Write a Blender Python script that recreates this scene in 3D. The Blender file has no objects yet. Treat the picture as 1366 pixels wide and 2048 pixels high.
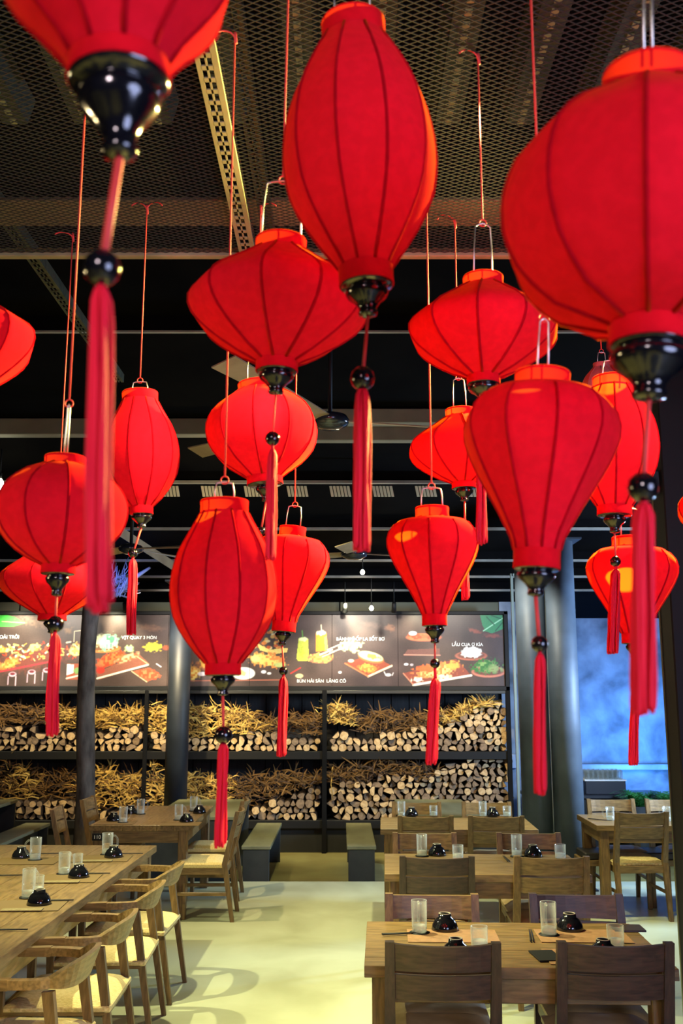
import bpy, bmesh, math, random
import numpy as np
from mathutils import Vector, Matrix
random.seed(7); RNG = np.random.default_rng(7)
PI = math.pi
C = bpy.context.scene.collection
S = bpy.context.scene

def srgb(r, g, b):
    f = lambda v: (v/255/12.92) if v/255 <= .04045 else ((v/255+.055)/1.055)**2.4
    return (f(r), f(g), f(b), 1)

# ---------------------------------------------------------------- camera, world, light, exposure
HC = 1.79; PITCH = math.atan(372/1950); FPX = 1950.0
cam = bpy.data.cameras.new('camera'); camo = bpy.data.objects.new('camera', cam); C.objects.link(camo)
camo.location = (0, 0, HC); camo.rotation_euler = (PI/2+PITCH, 0, 0)
cam.sensor_fit = 'VERTICAL'; cam.sensor_height = 36; cam.sensor_width = 24; cam.lens = FPX/2048*36
cam.clip_start = .05; cam.clip_end = 100
cam.dof.use_dof = True; cam.dof.focus_distance = 5.0; cam.dof.aperture_fstop = 5.5
S.camera = camo
S.view_settings.view_transform = 'Standard'; S.view_settings.look = 'None'
S.view_settings.gamma = 1; S.view_settings.use_curve_mapping = False; S.view_settings.exposure = 0.0

w = bpy.data.worlds.new('world'); S.world = w; w.use_nodes = True
w.node_tree.nodes['Background'].inputs[0].default_value = (.20, .30, .55, 1)
w.node_tree.nodes['Background'].inputs[1].default_value = .035

def light(name, kind, loc, target, energy, color, size=.1, angle=60, blend=.6):
    l = bpy.data.lights.new(name, kind); o = bpy.data.objects.new(name, l); C.objects.link(o)
    o.location = loc; l.energy = energy; l.color = color
    d = Vector(target)-Vector(loc); o.rotation_euler = d.to_track_quat('-Z', 'Y').to_euler()
    if kind == 'SPOT':
        l.spot_size = math.radians(angle); l.spot_blend = blend; l.shadow_soft_size = size
    elif kind == 'AREA': l.shape = 'DISK'; l.size = size
    else: l.shadow_soft_size = size
    return o
WARM = (1, .80, .42); YG = (1, .98, .52)
# spots on the ceiling tracks over the aisle and the tables
light('aisle_spot', 'SPOT', (-1.3, 6.2, 3.5), (.15, 5.5, 0), 520, YG, .03, 80, .9)
light('aisle_spot_b', 'SPOT', (-.3, 8.0, 3.6), (.0, 7.6, 0), 200, YG, .04, 85, .9)
light('table_spot', 'SPOT', (-2.6, 5.6, 3.4), (-1.6, 6.0, .7), 600, YG, .03, 80, .8)
light('table_spot_b', 'SPOT', (-1.9, 8.2, 3.6), (-1.5, 9.2, .7), 300, WARM, .04, 75, .8)
light('row_spot', 'SPOT', (-.4, 5.2, 3.4), (.40, 5.2, .7), 620, YG, .04, 60, .9)
light('row_spot_b', 'SPOT', (.6, 8.2, 3.6), (.9, 8.2, .7), 380, YG, .05, 70, .9)
light('corner_spot', 'SPOT', (2.2, 7.4, 3.4), (2.6, 8.6, .7), 300, YG, .05, 80, .9)
light('lower_spot', 'SPOT', (-.4, 10.6, 3.2), (-.3, 11.4, 0), 130, YG, .05, 95, .9)
# track light close to the lanterns, to the right of them
light('lantern_spot', 'SPOT', (1.3, 3.7, 3.25), (-.1, 2.5, 2.1), 2600, (1, .80, .22), .03, 84, .3)
light('lantern_spot_c', 'SPOT', (.45, 2.1, 3.3), (-.66, 3.0, 2.45), 420, (1, .74, .34), .03, 22, .3)
light('lantern_spot_d', 'SPOT', (2.0, 2.3, 3.25), (.75, 2.7, 2.45), 260, (1, .80, .40), .03, 40, .3)
light('lantern_spot_b', 'SPOT', (-2.4, 1.9, 2.2), (.6, 1.6, 2.3), 60, (1, .74, .36), .03, 80, .6)
# unseen fill added behind the camera: a pinkish spot and a bluish dusk light
light('front_fill', 'SPOT', (-.9, -2.2, 3.0), (.0, 2.5, 2.1), 250, (1, .80, .86), .25, 70, .8)
light('dusk_fill', 'AREA', (2.3, -.9, 1.9), (.0, 2.3, 2.1), 110, (.52, .60, 1), 1.9)
# wall washers over the menu board and the wood rack
for x, e in ((-4.3, 70), (-3.05, 110), (-1.5, 60), (.06, 125), (1.0, 36)):
    light('board_spot', 'SPOT', (x, 12.68, 3.0), (x, 13.1, 2.3), e, (1, .95, .66), .03, 100, .8)
for x, e in ((-4.0, 270), (-2.0, 260), (.2, 260), (1.6, 130)):  # fill spots added to brighten the whole board
    light('board_fill', 'SPOT', (x, 11.2, 3.2), (x, 13.1, 2.4), e, (1, .90, .76), .05, 60, 1)
for x, e in ((-4.2, 230), (-2.2, 540), (-.6, 300), (1.5, 330)):
    light('rack_spot', 'SPOT', (x, 11.0, 3.15), (x, 13.1, .9), e, (1, .80, .44), .04, 66, .9)
light('column_spot', 'SPOT', (1.35, 9.3, 3.25), (1.92, 10.0, 2.4), 130, (1, .97, .80), .02, 60, .8)
# point lights added to brighten the purlins
light('beam_lamp', 'POINT', (-1.2, 8.7, 3.3), (0, 0, 0), 12, WARM, .05)
light('purlin_fill_b', 'POINT', (.4, 11.0, 2.9), (0, 0, 0), 9, WARM, .05)
# blue garden floodlight at the concrete wall
light('blue_flood', 'AREA', (4.2, 13.2, .85), (4.4, 14.6, 1.7), 95, (.06, .30, 1), .5)
light('blue_flood_b', 'AREA', (2.7, 13.2, .5), (2.4, 14.6, 1.8), 14, (.10, .32, 1), .4)
light('blue_rim', 'AREA', (4.4, 8.9, 2.2), (1.8, 9.8, 1.8), 330, (.45, .66, 1), .7)

# ---------------------------------------------------------------- pixel <-> world helpers (photo frame 1366 x 2048)
CP, SP = math.cos(PITCH), math.sin(PITCH)
def ray(px, py):
    x, y = (px-683)/FPX, (1024-py)/FPX
    return x, CP-y*SP, SP+y*CP
def P(px, py, Y):
    dx, dy, dz = ray(px, py); t = Y/dy
    return Vector((dx*t, Y, HC+dz*t))
def G(px, py, z=0.0):
    dx, dy, dz = ray(px, py); t = (z-HC)/dz
    return Vector((dx*t, dy*t, z))
def M_PX(py, Y):                       # metres per photo pixel at that place
    return Y/ray(683, py)[1]/FPX

# ---------------------------------------------------------------- materials
def mat(name, color, rough=.5, metal=0, spec=.5, **kw):
    m = bpy.data.materials.new(name); m.use_nodes = True
    b = m.node_tree.nodes['Principled BSDF']
    b.inputs['Base Color'].default_value = color; b.inputs['Roughness'].default_value = rough
    b.inputs['Metallic'].default_value = metal; b.inputs['Specular IOR Level'].default_value = spec
    for k, v in kw.items(): b.inputs[k].default_value = v
    return m
def noisy(name, c1, c2, scale=5, rough=.5, stretch=(1,1,1), detail=6, bump=0, metal=0, coord='Object', lo=.35, hi=.65, spec=.5, dist=0):
    m = mat(name, c1, rough, metal, spec); nt = m.node_tree; N = nt.nodes; L = nt.links; b = N['Principled BSDF']
    tc = N.new('ShaderNodeTexCoord'); mp = N.new('ShaderNodeMapping'); mp.inputs['Scale'].default_value = stretch
    nz = N.new('ShaderNodeTexNoise'); nz.inputs['Scale'].default_value = scale; nz.inputs['Detail'].default_value = detail
    nz.inputs['Distortion'].default_value = dist
    rp = N.new('ShaderNodeValToRGB'); rp.color_ramp.elements[0].position = lo; rp.color_ramp.elements[1].position = hi
    rp.color_ramp.elements[0].color = c1; rp.color_ramp.elements[1].color = c2
    L.new(tc.outputs[coord], mp.inputs[0]); L.new(mp.outputs[0], nz.inputs['Vector'])
    L.new(nz.outputs[0], rp.inputs[0]); L.new(rp.outputs[0], b.inputs['Base Color'])
    if bump:
        bp = N.new('ShaderNodeBump'); bp.inputs['Strength'].default_value = bump; bp.inputs['Distance'].default_value = .02
        L.new(nz.outputs[0], bp.inputs['Height']); L.new(bp.outputs[0], b.inputs['Normal'])
    return m
def emit(name, color, s):
    m = mat(name, (0,0,0,1)); b = m.node_tree.nodes['Principled BSDF']
    b.inputs['Emission Color'].default_value = color; b.inputs['Emission Strength'].default_value = s
    return m
def silk(name, base, trans, mix=.45):
    m = bpy.data.materials.new(name); m.use_nodes = True; nt = m.node_tree; N = nt.nodes; L = nt.links
    b = N['Principled BSDF']; b.inputs['Roughness'].default_value = .55; b.inputs['Specular IOR Level'].default_value = .0
    b.inputs['Sheen Weight'].default_value = .30; b.inputs['Sheen Roughness'].default_value = .35; b.inputs['Sheen Tint'].default_value = (1, .17, .004, 1)
    tc = N.new('ShaderNodeTexCoord'); nz = N.new('ShaderNodeTexNoise'); nz.inputs['Scale'].default_value = 55; nz.inputs['Detail'].default_value = 3
    rp = N.new('ShaderNodeValToRGB'); rp.color_ramp.elements[0].position = .40; rp.color_ramp.elements[1].position = .62
    rp.color_ramp.elements[0].color = tuple(v*.88 for v in base[:3])+(1,); rp.color_ramp.elements[1].color = base
    L.new(tc.outputs['Object'], nz.inputs['Vector']); L.new(nz.outputs[0], rp.inputs[0]); L.new(rp.outputs[0], b.inputs['Base Color'])
    t = N.new('ShaderNodeBsdfTranslucent'); t.inputs[0].default_value = trans
    mx = N.new('ShaderNodeMixShader'); mx.inputs[0].default_value = mix
    L.new(b.outputs[0], mx.inputs[1]); L.new(t.outputs[0], mx.inputs[2]); L.new(mx.outputs[0], N['Material Output'].inputs[0])
    return m
M = {}
M['silk'] = silk('red_silk', (.74, .008, .024, 1), (1, .14, .006, 1), .15)
M['silk_dark'] = silk('red_silk_band', (.70, .006, .016, 1), (.8, .05, .01, 1), .12)
M['silk_rib'] = silk('red_silk_rib', (.50, .004, .014, 1), (.5, .02, .004, 1), .3)
M['silk_pink'] = silk('pink_silk', (.55, .16, .16, 1), (.5, .15, .12, 1), .3)
M['thread'] = mat('red_thread', (.75, .008, .03, 1), .7, 0, .2)
M['cord'] = mat('red_cord', (.62, .05, .045, 1), .6, 0, .3)
M['lacquer'] = mat('black_lacquer', (.004, .004, .006, 1), .13, 0, .7)
M['wire'] = mat('galvanised_wire', (.62, .62, .58, 1), .35, 1)
M['wood'] = noisy('oak_wood', srgb(98, 76, 42), srgb(134, 106, 62), 7, .42, (1.2, 9, 9), 5, .05, dist=.4)
M['wood_y'] = noisy('oak_wood_along', srgb(104, 82, 46), srgb(140, 112, 68), 7, .38, (9, 1.2, 9), 5, .04, dist=.4)
M['wood_z'] = noisy('oak_wood_upright', srgb(92, 70, 38), srgb(128, 100, 58), 7, .45, (9, 9, 1.2), 5, .05, dist=.4)
M['walnut'] = noisy('shaded_oak', srgb(54, 40, 33), srgb(78, 58, 46), 7, .45, (1.2, 9, 9), 5, .05, dist=.4)  # darker copy of the oak, for chairs standing in shade
M['walnut_z'] = noisy('shaded_oak_upright', srgb(52, 39, 31), srgb(74, 56, 43), 7, .45, (9, 9, 1.2), 5, .05, dist=.4)
M['weave'] = noisy('paper_cord', srgb(206, 178, 110), srgb(236, 214, 150), 60, .8, (1, 6, 1), 2, .35)
M['leather'] = noisy('tan_leather', srgb(176, 146, 96), srgb(200, 172, 120), 9, .5, (1, 1, 1), 3, .2)
M['blackpad'] = noisy('black_pad', srgb(28, 25, 24), srgb(48, 44, 42), 8, .5, (1, 1, 1), 3, .2)
M['greytop'] = noisy('grey_table_top', srgb(120, 120, 88), srgb(142, 142, 108), 6, .45, (1, .3, 1), 5)
M['greyleg'] = noisy('dark_grey_plinth', srgb(44, 48, 46), srgb(58, 62, 58), 5, .6)
M['floor'] = noisy('polished_concrete', srgb(160, 162, 132), srgb(184, 188, 160), 1.3, .38, (1, 1, 1), 10, .02, lo=.34, hi=.62, dist=.6)
M['floor2'] = noisy('lower_concrete', srgb(118, 108, 62), srgb(150, 144, 92), 1.8, .5, (1, 1, 1), 8, .03, lo=.3, hi=.7)
M['dark'] = noisy('dark_paint', srgb(11, 11, 12), srgb(18, 18, 19), 3, .8, spec=.15)
M['roof'] = noisy('dark_roof_sheet', srgb(8, 7, 8), srgb(14, 13, 13), 2, .9, spec=.03)
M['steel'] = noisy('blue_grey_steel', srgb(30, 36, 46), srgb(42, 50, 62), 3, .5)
M['steel_lit'] = noisy('blue_lit_steel', srgb(62, 72, 84), srgb(80, 92, 106), 3, .55)  # brighter copy of the steel, for the bluish light on the right columns
M['purlin'] = noisy('grey_purlin', srgb(120, 114, 104), srgb(146, 140, 128), 4, .5)
M['beam'] = noisy('grey_beam', srgb(112, 106, 88), srgb(132, 126, 106), 3, .6)
M['mesh'] = mat('mesh_metal', srgb(44, 44, 40), .6, .2)
M['deck'] = noisy('green_grey_deck', srgb(34, 38, 18), srgb(64, 68, 38), 26, .6, (1, 1, 1), 3, .2)
M['angle'] = noisy('slotted_angle', srgb(120, 116, 84), srgb(150, 146, 110), 5, .5)
M['concrete'] = noisy('stained_concrete', srgb(84, 88, 94), srgb(172, 178, 186), 2.2, .8, (1, 1, 1), 12, .3, lo=.30, hi=.68, dist=.3)
M['plank'] = noisy('black_plank', srgb(24, 24, 22), srgb(38, 37, 34), 4, .75, (8, 8, .8), 5, .1)
M['endgrain'] = noisy('cut_wood_end', srgb(176, 142, 96), srgb(214, 186, 140), 30, .8, (1, 1, 1), 3)
M['endgrain2'] = noisy('weathered_cut_end', srgb(112, 92, 72), srgb(150, 126, 98), 30, .8, (1, 1, 1), 3)
M['bark'] = noisy('bark', srgb(42, 30, 22), srgb(78, 58, 42), 18, .9, (1, 1, 1), 5, .4)
M['trunk'] = noisy('tree_bark', srgb(92, 80, 68), srgb(150, 136, 116), 9, .9, (1, 1, .35), 8, .7)
M['straw'] = noisy('dry_straw', srgb(176, 136, 58), srgb(228, 190, 98), 9, .8)
M['brush'] = noisy('dry_brush', srgb(92, 64, 28), srgb(130, 94, 44), 9, .85)
def thin_glass(name, milk=.04, edge=.24):  # white mixed into body and edges in place of bright reflections
    m = bpy.data.materials.new(name); m.use_nodes = True; nt = m.node_tree; N = nt.nodes; L = nt.links
    N.remove(N['Principled BSDF']); t = N.new('ShaderNodeBsdfTransparent'); t.inputs[0].default_value = (.97, .98, .96, 1)
    g = N.new('ShaderNodeBsdfGlossy'); g.inputs['Roughness'].default_value = .05
    tr = N.new('ShaderNodeBsdfTranslucent'); tr.inputs[0].default_value = (.95, .97, .90, 1)
    d = N.new('ShaderNodeBsdfDiffuse'); d.inputs[0].default_value = (.95, .97, .90, 1)
    lw = N.new('ShaderNodeLayerWeight'); lw.inputs[0].default_value = edge; m1 = N.new('ShaderNodeMixShader'); m2 = N.new('ShaderNodeMixShader'); m3 = N.new('ShaderNodeMixShader'); mx = N.new('ShaderNodeMixShader')
    m1.inputs[0].default_value = .5; L.new(tr.outputs[0], m1.inputs[1]); L.new(d.outputs[0], m1.inputs[2])
    m2.inputs[0].default_value = milk; L.new(t.outputs[0], m2.inputs[1]); L.new(m1.outputs[0], m2.inputs[2])
    m3.inputs[0].default_value = .5; L.new(m1.outputs[0], m3.inputs[1]); L.new(g.outputs[0], m3.inputs[2])
    L.new(lw.outputs['Facing'], mx.inputs[0]); L.new(m2.outputs[0], mx.inputs[1]); L.new(m3.outputs[0], mx.inputs[2]); L.new(mx.outputs[0], N['Material Output'].inputs[0])
    return m
M['ice'] = thin_glass('thick_glass_base', .42, .4)  # whitened further so the glass bottoms read bright
M['glass'] = thin_glass('clear_glass')
M['water'] = mat('iced_water', (.95, .98, .9, 1), .08, 0, .5, **{'Transmission Weight': .8, 'IOR': 1.33})
M['ceramic'] = mat('black_glaze', (.006, .006, .008, 1), .10, 0, .7)
M['mat_brown'] = noisy('brown_paper', srgb(138, 100, 62), srgb(154, 114, 74), 30, .8)
M['black'] = mat('matte_black', (.006, .006, .006, 1), .6, 0, .3)
M['white'] = mat('white_paint', (.85, .85, .82, 1), .6)
M['leaf'] = noisy('fern_leaf', srgb(36, 110, 50), srgb(76, 160, 84), 9, .55)
M['fan'] = noisy('fan_blade', srgb(140, 120, 92), srgb(164, 144, 112), 5, .5)
M['fanhub'] = mat('fan_motor', (.02, .025, .04, 1), .15, .3, .7)
M['bulb'] = emit('lamp_glow', (1, .96, .66, 1), 40)
M['bluefascia'] = noisy('blue_fascia', srgb(46, 60, 130), srgb(62, 78, 156), 3, .5)
M['twig_lit'] = noisy('blue_lit_twig', srgb(140, 150, 200), srgb(190, 200, 235), 5, .7)  # blue of the light on the branches put into their colour
M['tag_ink'] = mat('white_ink', (.9, .9, .85, 1), .6)
M['trim_light'] = mat('pale_frame', srgb(150, 156, 140), .4, .3)
M['flower'] = mat('cream_petal', srgb(236, 226, 180), .7)

# ---------------------------------------------------------------- mesh helpers
class MB:
    def __init__(s): s.v = []; s.f = []; s.mi = []; s.sm = []
    def add(s, vs, fs, mi=0, smooth=False):
        k = len(s.v); s.v += [tuple(x) for x in vs]
        for f in fs: s.f.append(tuple(i+k for i in f)); s.mi.append(mi); s.sm.append(smooth)
        return s
    def box(s, lo, hi, ch=.0, mi=0, mtx=None):
        x0,y0,z0 = lo; x1,y1,z1 = hi
        if ch <= 0:
            vs = [(x0,y0,z0),(x1,y0,z0),(x1,y1,z0),(x0,y1,z0),(x0,y0,z1),(x1,y0,z1),(x1,y1,z1),(x0,y1,z1)]
            fs = [(3,2,1,0),(4,5,6,7),(0,1,5,4),(1,2,6,5),(2,3,7,6),(3,0,4,7)]
        else:
            ch = min(ch, .45*(x1-x0), .45*(y1-y0), .45*(z1-z0))
            bm = bmesh.new(); bmesh.ops.create_cube(bm, size=1)
            for v in bm.verts: v.co = ((x0+x1)/2+v.co.x*(x1-x0), (y0+y1)/2+v.co.y*(y1-y0), (z0+z1)/2+v.co.z*(z1-z0))
            bmesh.ops.bevel(bm, geom=bm.edges[:], offset=ch, segments=1, affect='EDGES')
            bm.verts.index_update(); vs = [v.co.copy() for v in bm.verts]; fs = [[v.index for v in f.verts] for f in bm.faces]; bm.free()
        if mtx is not None: vs = [mtx @ Vector(v) for v in vs]
        return s.add(vs, fs, mi)
    def hexa(s, b, t, mi=0):                # two quads, bottom and top, counter-clockwise
        return s.add(list(b)+list(t), [(3,2,1,0),(4,5,6,7),(0,1,5,4),(1,2,6,5),(2,3,7,6),(3,0,4,7)], mi)
    def tube(s, pts, r, n=6, mi=0, cap=True, flat=None):
        pts = [Vector(p) for p in pts]; rs = r if hasattr(r, '__len__') else [r]*len(pts)
        vs = []; fs = []; up = None
        for i, p in enumerate(pts):
            d = (pts[min(i+1, len(pts)-1)]-pts[max(i-1, 0)]).normalized()
            if up is None: up = Vector((0,0,1)) if abs(d.z) < .9 else Vector((1,0,0))
            a = d.cross(up).normalized(); b = a.cross(d).normalized(); up = b
            for k in range(n):
                t = 2*PI*k/n; vs.append(p+(a*math.cos(t)+b*math.sin(t))*rs[i])
        for i in range(len(pts)-1):
            for k in range(n):
                fs.append((i*n+k, i*n+(k+1)%n, (i+1)*n+(k+1)%n, (i+1)*n+k))
        if cap: fs += [tuple(range(n-1, -1, -1)), tuple((len(pts)-1)*n+k for k in range(n))]
        return s.add(vs, fs, mi, True)
    def lathe(s, prof, n=24, mi=0, mtx=None, rad=None, smooth=True, c=(0,0,0), closed=False):
        vs = []; fs = []
        for i, (r, z) in enumerate(prof):
            for k in range(n):
                t = 2*PI*k/n; q = r*(rad(t, i) if rad else 1)
                vs.append(Vector((c[0]+q*math.cos(t), c[1]+q*math.sin(t), c[2]+z)))
        for i in range(len(prof)-1):
            for k in range(n): fs.append((i*n+k, i*n+(k+1)%n, (i+1)*n+(k+1)%n, (i+1)*n+k))
        if closed:
            if prof[0][0] > 1e-6: fs.append(tuple(range(n-1, -1, -1)))
            if prof[-1][0] > 1e-6: fs.append(tuple((len(prof)-1)*n+k for k in range(n)))
        if mtx is not None: vs = [mtx @ v for v in vs]
        return s.add(vs, fs, mi, smooth)
    def mesh(s, name, mats):
        me = bpy.data.meshes.new(name); me.from_pydata(s.v, [], s.f)
        for m in (mats if isinstance(mats, (list, tuple)) else [mats]): me.materials.append(m)
        me.polygons.foreach_set('material_index', s.mi); me.polygons.foreach_set('use_smooth', s.sm)
        bm = bmesh.new(); bm.from_mesh(me); bmesh.ops.recalc_face_normals(bm, faces=bm.faces); bm.to_mesh(me); bm.free()
        return me
    def build(s, name, mats, parent=None): return put(name, s.mesh(name, mats), parent)
def put(name, me, parent=None, loc=None, rz=0):
    o = bpy.data.objects.new(name, me); C.objects.link(o)
    if parent: o.parent = parent
    if loc is not None: o.location = loc
    o.rotation_euler.z = rz
    return o
def tag(o, label=None, cat=None, group=None, kind=None):
    if label: o['label'] = label
    if cat: o['category'] = cat
    if group: o['group'] = group
    if kind: o['kind'] = kind
    return o
def thing(name, label, cat, loc=(0,0,0), rz=0, group=None):
    o = bpy.data.objects.new(name, None); C.objects.link(o); o.empty_display_size = .1
    o.location = loc; o.rotation_euler = (0,0,rz)
    return tag(o, label, cat, group)
def struct(name, mb, m, parent=None):
    o = mb.build(name, m, parent); o['kind'] = 'structure'; return o
CACHE = {}
def cached(key, fn):
    if key not in CACHE: CACHE[key] = fn()
    return CACHE[key]

# ---------------------------------------------------------------- the setting
struct('floor', MB().box((-7, -3.5, -.3), (6.5, 10.2, 0)), M['floor'])
fl2 = struct('trim_1', MB().box((-7, 10.2, -.4), (6.5, 15, -.15)), M['floor2'])
fl2['label'] = 'lower concrete floor beyond the step'
struct('wall_left', MB().box((-7.2, -3.5, -.4), (-7, 15, 6)), M['dark'])
struct('wall_right', MB().box((6.5, -3.5, -.4), (6.7, 15, 6)), M['dark'])
wb = struct('wall_back', MB().box((-7, 13.75, -.4), (2.28, 13.95, 3.25)), M['dark'])
for i in range(36):                                               # upright planks behind the wood rack
    x = -6.6+i*.247
    o = cached('plank', lambda: MB().box((-.119, -.012, -.15), (.119, .012, 1.95), .004).mesh('plank', M['plank']))
    put('plank', o, wb, (x, 13.737+random.uniform(-.004, .004), 0))
for i in range(12):                                               # boards above the menu, coloured paler for the light on them
    x = -6.4+i*.75
    o = cached('plank_b', lambda: MB().box((-.365, -.012, 2.86), (.365, .012, 3.22), .004).mesh('plank', mat('header_board', srgb(112, 112, 88), .7)))
    put('plank', o, wb, (x, 13.735, 0))
cw = struct('wall_blue', MB().box((2.28, 14.6, -.4), (6.5, 14.8, 3.3)), M['concrete'])
cw.name = 'wall_far'
led = MB()
led.box((2.3, 14.35, .78), (6.5, 14.6, .86), .01)
struct('trim_2', led, M['concrete'])
struct('trim_3', MB().box((2.2, 14.3, 3.05), (6.5, 14.5, 4.2)), M['dark'])
# louvre slats high on the far side
lv = thing('louvre_panel', 'dark louvre panel of horizontal slats above the blue lit wall', 'louvre')
for i in range(13):
    put('slat', cached('slat', lambda: MB().box((3.0, -.02, -.022), (5.6, .02, .022), .004).mesh('slat', mat('louvre_grey', srgb(70, 74, 82), .5))), lv, (0, 14.2, 3.25+i*.075))
put('louvre_frame', MB().box((2.95, 14.18, 3.17), (3.0, 14.26, 4.25)).box((5.6, 14.18, 3.17), (5.65, 14.26, 4.25)).mesh('louvre_frame', M['dark']), lv)

# roof: a dark sheet falling away to the back, with purlins
def roofz(y): return 5.395-.175*y
rb = MB(); a, b = -3.5, 15.0
rb.hexa([(-7,a,roofz(a)+.12),(6.7,a,roofz(a)+.12),(6.7,b,roofz(b)+.12),(-7,b,roofz(b)+.12)], [(-7,a,roofz(a)+.2),(6.7,a,roofz(a)+.2),(6.7,b,roofz(b)+.2),(-7,b,roofz(b)+.2)])
roof = struct('ceiling', rb, M['roof'])
for y, d, h in ((5.2,.03,.06),(6.4,.03,.06),(9.1,.045,.08),(10.4,.045,.08),(11.5,.04,.07),(12.15,.04,.07),(12.75,.03,.05))[1:]:
    pf = put('purlin', MB().box((-7, y-d/2, roofz(y)), (6.5, y+d/2, roofz(y)+(.026 if y > 8 else .012))).mesh('purlin', M['purlin']), roof)
    put('purlin_web', MB().box((-7, y-d*.2, roofz(y)+.02), (6.5, y+d*.2, roofz(y)+.14)).mesh('purlin_web', M['roof']), pf)
put('beam', MB().box((-7, 7.95, roofz(8)-.02), (-.3, 8.07, roofz(8)+.12), .005).mesh('beam', M['beam']), roof)
put('beam', MB().box((-.35, 7.75, roofz(7.75)-.02), (6.5, 7.87, roofz(7.75)+.1), .005).mesh('beam', M['beam']), roof)
put('beam', MB().box((-.35, 8.0, roofz(8)-.06), (6.5, 8.1, roofz(8)+.1), .005).mesh('beam', M['beam']), roof)
a_, b_ = P(205, 1040, 9.95), P(352, 1135, 11.2); dn = Vector((0, 0, -.055)); wx_ = Vector((0, .03, 0))
put('diagonal_brace', MB().hexa([a_+dn-wx_, b_+dn-wx_, b_+dn+wx_, a_+dn+wx_], [a_-dn-wx_, b_-dn-wx_, b_-dn+wx_, a_-dn+wx_]).mesh('diagonal_brace', M['fan']), roof)
# short corrugated strips between purlins, pale to stand for roof catching light
for i in range(16):
    mb = MB(); x = -3.9+i*.42
    for k in range(6): mb.hexa([(k*.034+.02, 0, 0), (k*.034+.046, 0, 0), (k*.034+.046, .012, 0), (k*.034+.02, .012, 0)], [(k*.034, 0, .105), (k*.034+.026, 0, .105), (k*.034+.026, .012, .105), (k*.034, .012, .105)])
    o = mb.build('corrugated_strip', mat('lit_sheet', srgb(214, 202, 166), .6) if i == 0 else bpy.data.materials['lit_sheet'], roof)
    o.location = (x, 9.35, roofz(9.35)-.03)
# folded green-grey roof deck above the mesh
deck = struct('trim_4', MB().box((-3.2, .2, 4.12), (3.2, 3.55, 4.16)), M['roof'])
deck['label'] = 'roof deck above the mesh'
for i in range(22):
    x = -3.0+i*.285
    put('deck_rib', cached('deck_rib', lambda: MB().hexa([(-.05,.2,4.02),(.05,.2,4.02),(.05,3.5,4.02),(-.05,3.5,4.02)], [(-.075,.2,4.12),(.075,.2,4.12),(.075,3.5,4.12),(-.075,3.5,4.12)]).mesh('deck_rib', M['deck'])), deck, (x, 0, 0))
def dimples():
    mb = MB()
    for k in range(52):
        y = .3+k*.062; mb.box((-.012, y, 4.013), (.012, y+.03, 4.022))
    return mb.mesh('deck_dimples', mat('deck_dot', srgb(150, 150, 96), .5))
for i in range(22):
    o = put('deck_dimples', cached('dimples', dimples), deck, (-3.0+i*.285, 0, 0)); o['kind'] = 'stuff'

# hanging expanded-metal ceiling
HM = 3.4; MY0, MY1 = .35, 3.36
mt = thing('ceiling_mesh', 'expanded metal mesh panel hung under the dark roof', 'mesh', (0, 0, HM))
mb = MB(); W2 = 2.1; sx, sy = .019, .0105; slope = sy/sx
def strand(p, q, wd=.0011, h=.0022):
    d = (q-p).normalized(); n = Vector((-d.y, d.x, 0))*wd
    mb.hexa([p-n, q-n, q+n, p+n], [v+Vector((0,0,h)) for v in (p-n, q-n, q+n, p+n)])
H = MY1-MY0
k = -W2*2*slope
while k < H:
    for sgn in (1, -1):
        t0 = max(0, -k/slope); t1 = min(2*W2, (H-k)/slope)
        if t1 > t0+.01:
            x0, x1 = -W2+t0, -W2+t1
            if sgn < 0: x0, x1 = -x0, -x1
            strand(Vector((x0, MY0+k+t0*slope, 0)), Vector((x1, MY0+k+t1*slope, .0004)))
    k += sy*2
o = mb.build('mesh_strands', M['mesh'], mt); o['kind'] = 'stuff'
put('edge_rail', MB().box((-W2, MY1-.012, -.012), (W2, MY1+.018, .022), .003).mesh('edge_rail', M['angle']), mt)
put('cross_rail', MB().box((-W2, 3.02, .03), (W2, 3.20, .045), .003).mesh('cross_rail', M['beam']), mt)
# slotted angle strut running away under the mesh
def slotted(name, x0, w, y0, y1, z, m):
    mb = MB(); n = int((y1-y0)/.05)
    mb.box((x0, y0, z), (x0+w*.22, y1, z+.004)).box((x0+w*.78, y0, z), (x0+w, y1, z+.004)).box((x0+w*.45, y0, z), (x0+w*.55, y1, z+.004))
    for i in range(n+1):
        y = y0+i*.05; mb.box((x0+w*.2, y, z), (x0+w*.8, y+.018, z+.004))
    mb.box((x0+w, y0, z), (x0+w+.004, y1, z+.05))
    return mb.build(name, m, mt)
xa = P(415, 90, 2.2).x
slotted('slotted_strut', xa-.035, .055, .5, 3.34, -.012, M['angle'])
slotted('slotted_strut', xa+.055, .04, .5, 3.34, .012, M['deck'])
slotted('slotted_strut', -1.36, .05, 3.36, 5.6, .25, M['deck'])

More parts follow.
